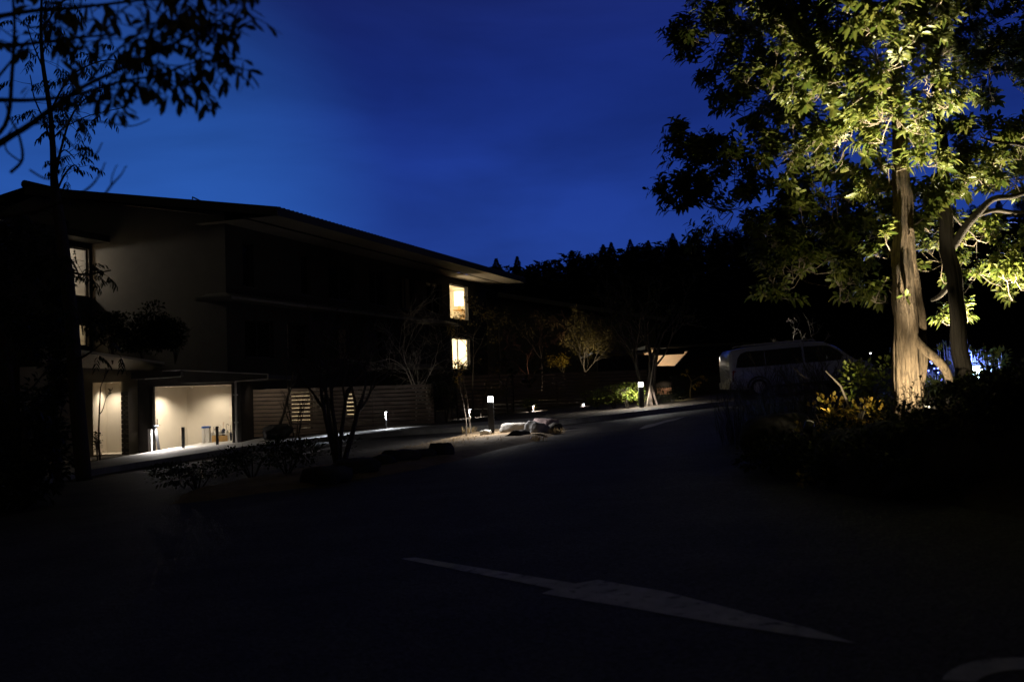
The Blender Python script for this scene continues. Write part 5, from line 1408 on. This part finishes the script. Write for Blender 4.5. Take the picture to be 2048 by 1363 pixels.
# string of tiny blue lamps in the reeds
rng = random.Random(77); pts = []
for i in range(34):
    pts.append(at(1856 + i * 3.6 + rng.uniform(-2, 2), 744 - 24 * math.sin(i * .55) + rng.uniform(-12, 12), 17.0 + rng.uniform(-.25, .25)))
fl_ = thing('string_lights', pts[0], 'string of tiny blue lights tangled in the reeds by the floodlight', 'string lights')
mb = MB(); mb.tube(pts, .0035, 4); mb.build('cable', M['dark_metal'], fl_)
mb = MB()
for p in pts: mb.lathe(p - Z * .022, [(.006, 0), (.013, .008), (.011, .024)], 6)
mb.build('bulbs', M['fairy_blue'], fl_)

# ---- low plants on the bank
def bankp(px, py, Y):
    p = at(px, py, Y); p.z = bank_z(p.x, p.y); return p
for i, (px, Y, rx, h, leaf, n, lab) in enumerate([
        (1700, 11.9, .42, .80, 'leaf_yellow', 420, 'leafy shrub with yellow lit leaves left of the pale trunk'),
        (1742, 12.5, .42, 1.0, 'leaf_green', 600, 'upright shrub close behind the yellow lit shrub'),
        (1660, 12.8, .45, .68, 'leaf_yellow', 380, 'low orange leafed shrub in front of the van front'),
        (1620, 11.4, .25, .26, 'leaf_yellow', 70, 'little yellow green plant at the dark edge of the bank'),
        (1940, 10.35, .40, .30, 'leaf_dark', 500, 'dark low shrub hiding the ground spotlights of the trunk'),
        (1925, 12.4, .45, .30, 'leaf_dark', 450, 'dark low shrub in front of the blue light'),
        (1985, 14.8, .4, .70, 'leaf_green', 380, 'green lit shrub right of the cold floodlight'),
        (1800, 11.1, .3, .26, 'leaf_dark', 260, 'tiny dark plant at the foot of the pale trunk')]):
    b = bankp(px, 800, Y); bush('shrub', b, rx, rx * .8, h, lab, 140 + i, leaf, n, .085, .024, group='low shrubs on the bank', fine=True)
b = bankp(1834, 800, 10.25); small_tree('bare_shrub', b, .80, 'thin twiggy shrub silhouetted against the lit trunk base', 'shrub', 190, stems=5, r=.006, depth=3, kids=3, clear=.25, spread=.6, leaf='leaf_dark', per=3, L=.05, W=.015, group='bare twiggy shrubs on the bank')
for i in range(11):
    px = 1545 + i * 52; Yk = [13.2, 12.6, 12.0, 11.3, 10.9, 10.5, 10.3, 10.1, 9.9, 9.7, 9.6][i]
    b = bankp(px, 850, Yk - .35); b.z = max(b.z, gz(b.x, b.y)) - .02
    bush('shrub', b, .55, .45, .46 + .12 * (i % 3), 'dark low shrub covering the rocks along the foot of the bank', 210 + i, 'leaf_dark', 1300, .075, .02, group='low shrubs along the foot of the bank')
for i, (px, Y, h, lab) in enumerate([(1470, 17.5, 1.05, 'tall bare grass clump in front of the van rear'), (1520, 16.5, 1.25, 'tall bare grass clump in front of the van side windows'), (1572, 15.5, 1.3, 'tall bare grass clump in front of the van middle'), (1622, 14.6, 1.15, 'tall bare grass clump in front of the van front door'), (1672, 13.8, .95, 'tall bare grass clump nearest the lit trunk')]):
    b = bankp(px, 820, Y); b.z = max(b.z, gz(b.x, b.y)) - .02
    blades('tall_grass', [b], lab, 150 + i, 'grass_dark', 130, h, .42, 'grass clump', 'tall grass clumps on the bank', .006)
    small_tree('bare_shrub', b, h * 1.25, lab.replace('tall bare grass clump', 'thin bare twiggy shrub'), 'shrub', 160 + i, stems=6, r=.010, depth=3, kids=3, clear=.35, spread=.5, bark='bark_dark', group='bare twiggy shrubs on the bank')
rng = random.Random(31); sp_ = []
for i in range(900):
    x, y = rng.uniform(3.5, 14), rng.uniform(6, 22)
    if in_poly(x, y, BANK) and edge_dist(x, y, BANK) > .4 and math.hypot(x - sA.x, y - sA.y) > .6: sp_.append(Vector((x, y, bank_z(x, y))))
blades('ground_cover', sp_, 'dark short grass and leaves covering the bank', 170, 'grass_dark', 8, .22, .2, 'ground cover', None, .008, 'stuff')
p = bankp(1650, 800, 12.0)
st_ = at(1651, 741, 12.0); s2_ = at(1696, 792, 12.0)
mb = MB(); mb.tube([s2_ - Z * .1, s2_.lerp(st_, .4) + X_ * .02, st_], [.014, .011, .006], 6); tag(mb.build('dead_stem', M['twig_pale']), 'pale broken stem leaning left in front of the yellow shrub', 'stem')

# ---- dark trees at the left
LTX = [(168, 960, 15, 0), (158, 850, 14.5, 0), (150, 740, 14, 0), (143, 640, 13.5, 0), (132, 540, 13, 0), (119, 440, 10.5, 0), (109, 370, 8, 0), (106, 300, 6, 0), (100, 220, 5, 0), (86, 130, 4, 0), (82, 60, 3, 0), (84, -20, 2, 0)]
def compound_tree(name, label, trunk_px, Y, boughs, seed, leaf='leaf_dark', L=.11, W=.017, n_sp=9):
    """slender tree whose twigs end in drooping fans of narrow leaflets"""
    rng = random.Random(seed); tp, tr = px_path(trunk_px, Y); base = tp[0].copy(); tp, tr = dense(tp, tr, 5)
    t = thing(name, base, label, 'tree')
    mb = MB(); mb.tube(tp, tr, 14, ridges=.06, seed=seed); mb.build('trunk', M['bark_dark'], t, recalc=False)
    lm = MB(); P, D, N, LL, WW = [], [], [], [], []
    for bo in boughs:
        pts, rr = px_path(bo[0], Y); pts, rr = dense(pts, rr, 5, .02, seed); lm.tube(pts, rr, 7)
        for k in range(bo[1]):
            i = rng.randint(int(len(pts) * .35), len(pts) - 1); q0_ = pts[i]
            d = Vector((rng.gauss(0, .8), rng.gauss(0, .8), rng.uniform(-.25, .55))).normalized()
            tw, dl = wander(rng, q0_, d, rng.uniform(.12, .40), 4, .15, -.03); lm.tube(tw, [.006, .005, .0045, .004, .003], 4, cap=False)
            # a pinnate leaf: leaflets in two rows, hanging
            for s in range(2):
                dd_ = (dl + Vector((rng.gauss(0, .6), rng.gauss(0, .6), -.15))).normalized()
                rc, dl2 = wander(rng, tw[-1], dd_, .26, 5, .05, -.16); lm.tube(rc, .002, 3, cap=False)
                sd = dl2.cross(Vector((0, 0, 1)));
                sd = sd.normalized() if sd.length > .01 else Vector((1, 0, 0))
                for z in range(n_sp):
                    f = (z // 2 + .6) / (n_sp / 2) * 5; ii = min(4, int(f)); b = rc[ii].lerp(rc[ii + 1], min(1, f - ii))
                    P.append(b); D.append((sd * (1 if z % 2 else -1) * .8 + dl2 * .5 + Vector((0, 0, -.55 + rng.gauss(0, .15)))).normalized()); N.append(Vector((rng.gauss(0, .3), rng.gauss(0, .3), 1)))
                    s_ = rng.uniform(.7, 1.1); LL.append(L * s_); WW.append(W * s_)
    lm.build('limbs', M['bark_dark'], t, recalc=False)
    V, F = leaf_arrays(P, D, N, LL, WW, .3, .15, True); leaf_mesh('crown', M[leaf], t, V, F, seed)
    return t
bo = [([(109, 360, 3, 0), (122, 300, 2.5, 0), (140, 240, 2, -.1), (168, 200, 1.5, -.2), (205, 180, 1, -.3)], 12), ([(106, 300, 2.5, 0), (92, 250, 2, .1), (72, 205, 1.5, .2), (60, 150, 1, .2)], 9), ([(100, 230, 2.5, 0), (126, 175, 2, -.2), (160, 140, 1.6, -.3), (215, 120, 1.2, -.4), (260, 128, .8, -.4)], 13), ([(88, 140, 2, 0), (70, 100, 1.5, .1), (54, 50, 1, .2)], 9), ([(84, 60, 2, 0), (110, 20, 1.4, -.1), (140, -10, 1, -.2)], 9),
      ([(113, 390, 2.5, 0), (128, 350, 2, -.1), (148, 330, 1.4, -.1), (158, 345, 1, -.1)], 7), ([(132, 540, 3, -.05), (160, 548, 2.4, -.3), (190, 546, 1.8, -.4), (222, 540, 1.2, -.4)], 7), ([(128, 505, 3, 0), (150, 530, 2, -.2), (160, 560, 1.4, -.3)], 6), ([(118, 440, 2, 0), (90, 420, 1.6, 0), (60, 430, 1.2, .1), (30, 410, 1, .1)], 8),
      ([(150, 720, 3.5, 0), (172, 710, 2.5, -.2), (200, 690, 1.6, -.3), (222, 676, 1, -.3)], 4), ([(140, 600, 2.4, -.05), (158, 632, 1.8, -.3), (166, 668, 1.2, -.3)], 7), ([(108, 330, 2, 0), (128, 300, 1.5, 0), (150, 318, 1, 0)], 5), ([(104, 280, 2, 0), (130, 255, 1.4, 0), (182, 230, 1, -.1), (250, 215, .8, -.2)], 8)]
compound_tree('slender_tree', 'slender dark tree with drooping divided leaves left of the roof ridge', LTX, 17.0, bo, 201)
# dense dark evergreens filling the far left
def dense_tree(name, label, px, ybase, ytop, Y, wpx, seed, n=2600, leaf='leaf_dark', lo=.25):
    rng = random.Random(seed); b = at(px, ybase, Y); b.z = gz(b.x, b.y); tz = at(px, ytop, Y).z; H = tz - b.z; w = wpx * Y / FOC
    t = thing(name, b, label, 'tree', 'dark evergreens at the left edge')
    mb = MB(); pts, dl = wander(rng, b - Z * .2, Vector((0, 0, 1)), H * .95, 8, .04, .05); mb.tube(pts, [.11 * (1 - .1 * i) for i in range(9)], 9); mb.build('trunk', M['bark_dark'], t, recalc=False)
    lm = MB(); P, D, N, LL, WW = [], [], [], [], []
    cl = []
    for i in range(26):
        f = lo + (1 - lo) * rng.random(); prof_ = math.sin(math.pi * clamp((f - lo) / (1 - lo) * .86 + .12, 0, 1)) ** .6
        a = rng.uniform(0, 6.283); c = b + Vector((math.cos(a) * w * prof_ * rng.uniform(.3, .85), math.sin(a) * w * prof_ * rng.uniform(.3, .85), H * f * .97))
        cl.append((c, w * rng.uniform(.22, .42))); s = pts[min(8, int(f * 7.5))]; lm.tube([s, s.lerp(c, .5) - Z * .1, c], [.03, .02, .008], 5, cap=False)
    for i in range(n):
        c, r_ = rng.choice(cl); v = Vector((rng.gauss(0, 1), rng.gauss(0, 1), rng.gauss(0, .8))).normalized() * rng.random() ** .4
        P.append(c + v * r_); D.append((v + Vector((rng.gauss(0, .5), rng.gauss(0, .5), .1))).normalized()); N.append(Vector((rng.gauss(0, .4), rng.gauss(0, .4), 1))); s = rng.uniform(.7, 1.2); LL.append(.15 * s); WW.append(.04 * s)
    lm.build('limbs', M['bark_dark'], t, recalc=False)
    V, F = leaf_arrays(P, D, N, LL, WW, .2, .2, False); leaf_mesh('crown', M[leaf], t, V, F, seed)
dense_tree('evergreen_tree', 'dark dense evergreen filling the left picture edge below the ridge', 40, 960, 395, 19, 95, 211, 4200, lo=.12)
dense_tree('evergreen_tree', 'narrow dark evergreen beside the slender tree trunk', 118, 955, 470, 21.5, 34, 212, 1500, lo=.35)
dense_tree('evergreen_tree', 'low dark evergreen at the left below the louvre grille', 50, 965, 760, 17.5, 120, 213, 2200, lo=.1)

# ---- blurred branches of the tree close to the viewer
nb = thing('foreground_tree', Vector((-3.6, 4.6, gz(-3.6, 4.6))), 'out of focus tree close by whose drooping leaves hang into the upper left corner', 'tree')
rng = random.Random(301); YN = 4.6
mb = MB(); tb = Vector((-3.6, 4.6, gz(-3.6, 4.6) - .1)); mb.tube([tb, tb + Vector((.05, 0, 1.2)), tb + Vector((0, .05, 2.3)), tb + Vector((.1, 0, 3.8)), tb + Vector((.05, .1, 5.2))], [.10, .085, .07, .05, .03], 14, ridges=.06); mb.build('trunk', M['bark_dark'], nb, recalc=False)
lm = MB(); P, D, N, LL, WW = [], [], [], [], []
near_boughs = [
    ([(-330, 330, 14, 0), (-60, 305, 9, 0), (30, 268, 6.5, 0), (95, 225, 6, 0), (160, 178, 4.5, -.1), (240, 140, 3.6, -.15), (320, 104, 3, -.2), (390, 66, 2.4, -.25), (425, 48, 1.8, -.3)], 34, .42),
    ([(-330, 260, 12, .2), (-60, 205, 6, .2), (60, 200, 4, .2), (150, 190, 3.4, .1), (235, 165, 2.8, 0), (320, 150, 2.2, 0), (380, 128, 1.8, 0), (425, 120, 1.4, 0)], 30, .5),
    ([(-330, 60, 12, .1), (-60, 40, 6, .1), (60, 22, 4.5, 0), (160, 14, 3.5, 0), (260, 2, 3, 0), (360, -12, 2.4, 0), (430, -30, 1.8, -.1)], 34, .35),
    ([(425, 48, 1.8, -.3), (462, 30, 1.6, -.3), (476, 4, 1.3, -.3), (478, -30, 1, -.3)], 5, .3),
    ([(180, 160, 3, -.1), (245, 95, 2.4, -.2), (300, 60, 2, -.3), (360, 45, 1.6, -.35)], 16, .3),
    ([(-330, 120, 12, .0), (-60, 95, 6, 0), (40, 90, 4, 0), (140, 78, 3, -.1), (230, 70, 2.4, -.2)], 14, .4),
    ([(-60, 305, 6, 0), (10, 250, 4.5, .2), (24, 150, 4, .2), (30, 60, 3.2, .3), (22, -30, 2.6, .3)], 3, .3)]
bare = [[(30, 268, 4, 0), (60, 250, 2.4, .1), (150, 240, 2, .1), (215, 245, 1.6, .1), (262, 252, 1.3, .1), (300, 238, 1, .1)], [(95, 225, 3, 0), (140, 215, 2, 0), (190, 205, 1.6, 0), (240, 215, 1.2, 0), (285, 190, .9, 0)], [(20, 345, 3.5, .1), (45, 318, 3, .1), (38, 270, 2.4, .1), (20, 235, 2, .1), (10, 200, 1.6, .1)], [(40, 322, 2, .1), (12, 300, 1.8, .1), (14, 272, 1.4, .1), (35, 245, 1.1, .1)], [(120, 262, 2, .1), (160, 305, 1.7, .1), (190, 310, 1.5, .1), (205, 285, 1, .1)], [(60, 340, 2.2, 0), (95, 358, 2, 0), (125, 335, 1.6, 0), (110, 290, 1.2, 0)],
        [(150, 395, 2.4, -.2), (185, 372, 2.2, -.2), (205, 345, 1.6, -.2), (212, 325, 1, -.2)], [(205, 400, 2.6, -.2), (225, 372, 2.2, -.2), (245, 350, 1.5, -.2), (254, 332, 1, -.2)], [(225, 372, 1.6, -.2), (228, 350, 1.2, -.2), (236, 330, .8, -.2)], [(-40, 60, 3, 0), (18, 30, 2.4, 0), (60, 55, 2, 0), (120, 44, 1.5, 0)], [(-40, 200, 3, .1), (25, 120, 2.4, .1), (60, 80, 1.8, .1), (100, 100, 1.3, .1)]]
low_b = [(-330, 470, 9, -.2), (-60, 440, 5, -.2), (60, 425, 3.4, -.2), (150, 397, 2.6, -.2), (205, 400, 2.2, -.2)]
for path in bare + [low_b]:
    p_, r_ = px_path(path, YN); p_, r_ = dense(p_, r_, 5, .012, 3); lm.tube(p_, r_, 6)
for path, cnt, st0 in near_boughs:
    p_, r_ = px_path(path, YN); p_, r_ = dense(p_, r_, 5, .012, 3); lm.tube(p_, r_, 7)
    i0 = max(int(len(p_) * st0), next((i for i, q in enumerate(p_) if q.x > -2.3), 0))
    for k in range(cnt):
        i = len(p_) - 1 if k < 2 else rng.randint(i0, len(p_) - 1)
        d = Vector((rng.gauss(.05, .5), rng.gauss(0, .5), rng.uniform(-.4, .4))).normalized()
        tw, dl = wander(rng, p_[i], d, rng.uniform(.12, .26), 4, .2, -.05); lm.tube(tw, [.0038, .0034, .003, .0026, .002], 5, cap=False)
        for z in range(rng.randint(4, 7)):
            a = z * 2.4 + rng.uniform(-.4, .4)
            P.append(tw[rng.choice([1, 2, 3, 4, 4])] + Vector((rng.gauss(0, .006), rng.gauss(0, .006), 0))); D.append((dl * .35 + Vector((math.cos(a) * .75, math.sin(a) * .75, rng.uniform(-.95, .25)))).normalized())
            N.append(Vector((rng.gauss(0, .4), rng.gauss(0, .4), 1))); s = rng.uniform(.65, 1.15); LL.append(.080 * s); WW.append(.0158 * s)
lm.build('branches', M['bark_dark'], nb, recalc=False)
V, F = leaf_arrays(P, D, N, LL, WW, .30, .12, True, .72, .95); leaf_mesh('crown', M['leaf_near'], nb, V, F, 7)

# ================================================================== WOODED HILL: separate trees along the skyline, one mass below
def conifer(seed, H=11.0, w=2.6, rounded=False):
    rng = random.Random(seed); t = thing('conifer' if not rounded else 'broadleaf_tree', Vector((0, 0, 0)), 'x', 'tree', 'trees on the wooded hill')
    mb = MB(); mb.tube([(0, 0, -1), (0, 0, H * .5), (0, 0, H * .93)], [.22, .13, .03], 7); mb.build('trunk', M['bark_dark'], t, recalc=False)
    P, D, N, LL, WW = [], [], [], [], []
    if not rounded:
        for k in range(6000):
            f = rng.random() ** .8; z = H * (.12 + .88 * f)
            rad = w * 1.35 * (1 - f) ** .95 * (.72 + .28 * math.sin(f * 30 + seed) * rng.random()) + .02
            a = rng.uniform(0, 6.283); q = rad * math.sqrt(rng.random()) * (1 + .25 * noise.noise((math.cos(a) * 2, math.sin(a) * 2, z * .7 + seed)))
            P.append(Vector((math.cos(a) * q, math.sin(a) * q, z))); D.append(Vector((math.cos(a), math.sin(a), rng.uniform(-.2, .7)))); N.append(Vector((rng.gauss(0, .5), rng.gauss(0, .5), 1))); s = rng.uniform(.5, 1.1); s *= .35 + .9 * (1 - f); LL.append(.60 * s); WW.append(.19 * s)
    else:
        cl = [(Vector((rng.gauss(0, .45) * w, rng.gauss(0, .45) * w, H * rng.uniform(.35, .86))), w * rng.uniform(.3, .55)) for _ in range(16)]
        for k in range(6000):
            c, r_ = rng.choice(cl); v = Vector((rng.gauss(0, 1), rng.gauss(0, 1), rng.gauss(0, 1))).normalized() * rng.random() ** .35
            P.append(c + v * r_); D.append((v + Vector((rng.gauss(0, .4), rng.gauss(0, .4), .3))).normalized()); N.append(Vector((rng.gauss(0, .5), rng.gauss(0, .5), 1))); s = rng.uniform(.5, 1.1); LL.append(.40 * s); WW.append(.15 * s)
    V, F = leaf_arrays(P, D, N, LL, WW, .15, .15, False); leaf_mesh('crown', M['conifer'], t, V, F, seed)
    return t
protos = [conifer(401), conifer(402, 11, 3.2), conifer(403, 11, 2.8, True), conifer(404, 11, 3.4, True)]
SKY = [(992, 512, 1, 116), (1008, 522, 2, 118), (1034, 508, 0, 120), (1058, 520, 3, 118), (1078, 510, 2, 120), (1106, 518, 3, 122), (1143, 496, 0, 120), (1156, 505, 1, 124), (1178, 488, 2, 122), (1206, 484, 0, 122), (1222, 480, 1, 124), (1240, 494, 3, 120), (1260, 474, 1, 124), (1284, 480, 2, 122), (1296, 476, 0, 126), (1322, 472, 2, 122), (1345, 462, 1, 124), (1360, 474, 3, 122), (1377, 468, 0, 126), (1400, 462, 2, 122), (1430, 452, 1, 124), (1462, 446, 3, 124), (1495, 440, 0, 126), (1530, 436, 2, 124), (1566, 430, 1, 126), (1605, 424, 3, 124), (1645, 420, 0, 126), (1685, 416, 2, 124), (1728, 412, 1, 126), (1770, 410, 3, 124), (1815, 408, 0, 126), (1860, 410, 2, 124), (1905, 412, 1, 126), (1950, 415, 3, 124), (1998, 415, 0, 126), (2045, 416, 2, 124), (965, 524, 3, 118), (945, 528, 2, 120)]
kind_w = ['pointed', 'broad pointed', 'round topped', 'wide round topped']
rng = random.Random(44)
for i, (px, py, kd, Y) in enumerate(SKY):
    top = at(px, py, Y); hz = hill_z(top.x, top.y) - .5; H = max(4.0, top.z - hz - .3)
    o = protos[kd]; s = H / 11.0
    pos = Vector((top.x, top.y, hz))
    where = 'above the inn roof end' if px < 1060 else 'over the middle of the hill' if px < 1260 else 'just left of the lit evergreen' if px < 1410 else 'hidden behind the lit evergreen'
    lab = f'dark {kind_w[kd]} tree on the hill skyline {where}'
    sc = (s * rng.uniform(.85, 1.1), s * rng.uniform(.85, 1.1), s)
    copy_tree(o, pos, lab, 'trees on the wooded hill', rng.uniform(0, 6.28), sc)
for o in protos:
    for ch in list(o.children): bpy.data.objects.remove(ch)
    bpy.data.objects.remove(o)
# the wood below the skyline reads as one mass
rng = random.Random(45); P, D, N, LL, WW = [], [], [], [], []
for i in range(240):
    px = rng.uniform(900, 2150); Y = rng.uniform(88, 117); x = (px - 1024) / FOC * Y; z = hill_z(x, Y)
    sky_y = np.interp(px, [q[0] for q in sorted(SKY)], [q[1] for q in sorted(SKY)]) + rng.uniform(14, 60); H = at(px, sky_y, Y).z - z
    if H < 2: continue
    w = rng.uniform(1.8, 3.0)
    for k in range(170):
        f = rng.random(); a = rng.uniform(0, 6.283); q = w * math.sin(math.pi * (.15 + .8 * f)) * math.sqrt(rng.random())
        P.append(Vector((x + math.cos(a) * q, Y + math.sin(a) * q, z + H * (.1 + .9 * f)))); D.append(Vector((math.cos(a), math.sin(a), .4))); N.append(Vector((rng.gauss(0, .5), rng.gauss(0, .5), 1))); s = rng.uniform(.6, 1.2); LL.append(.9 * s); WW.append(.32 * s)
V, F = leaf_arrays(P, D, N, LL, WW, .15, .15, False)
tag(leaf_mesh('woods', M['conifer'], None, V, F, 46), 'dark mass of woodland covering the hillside', 'woods', None, 'stuff')
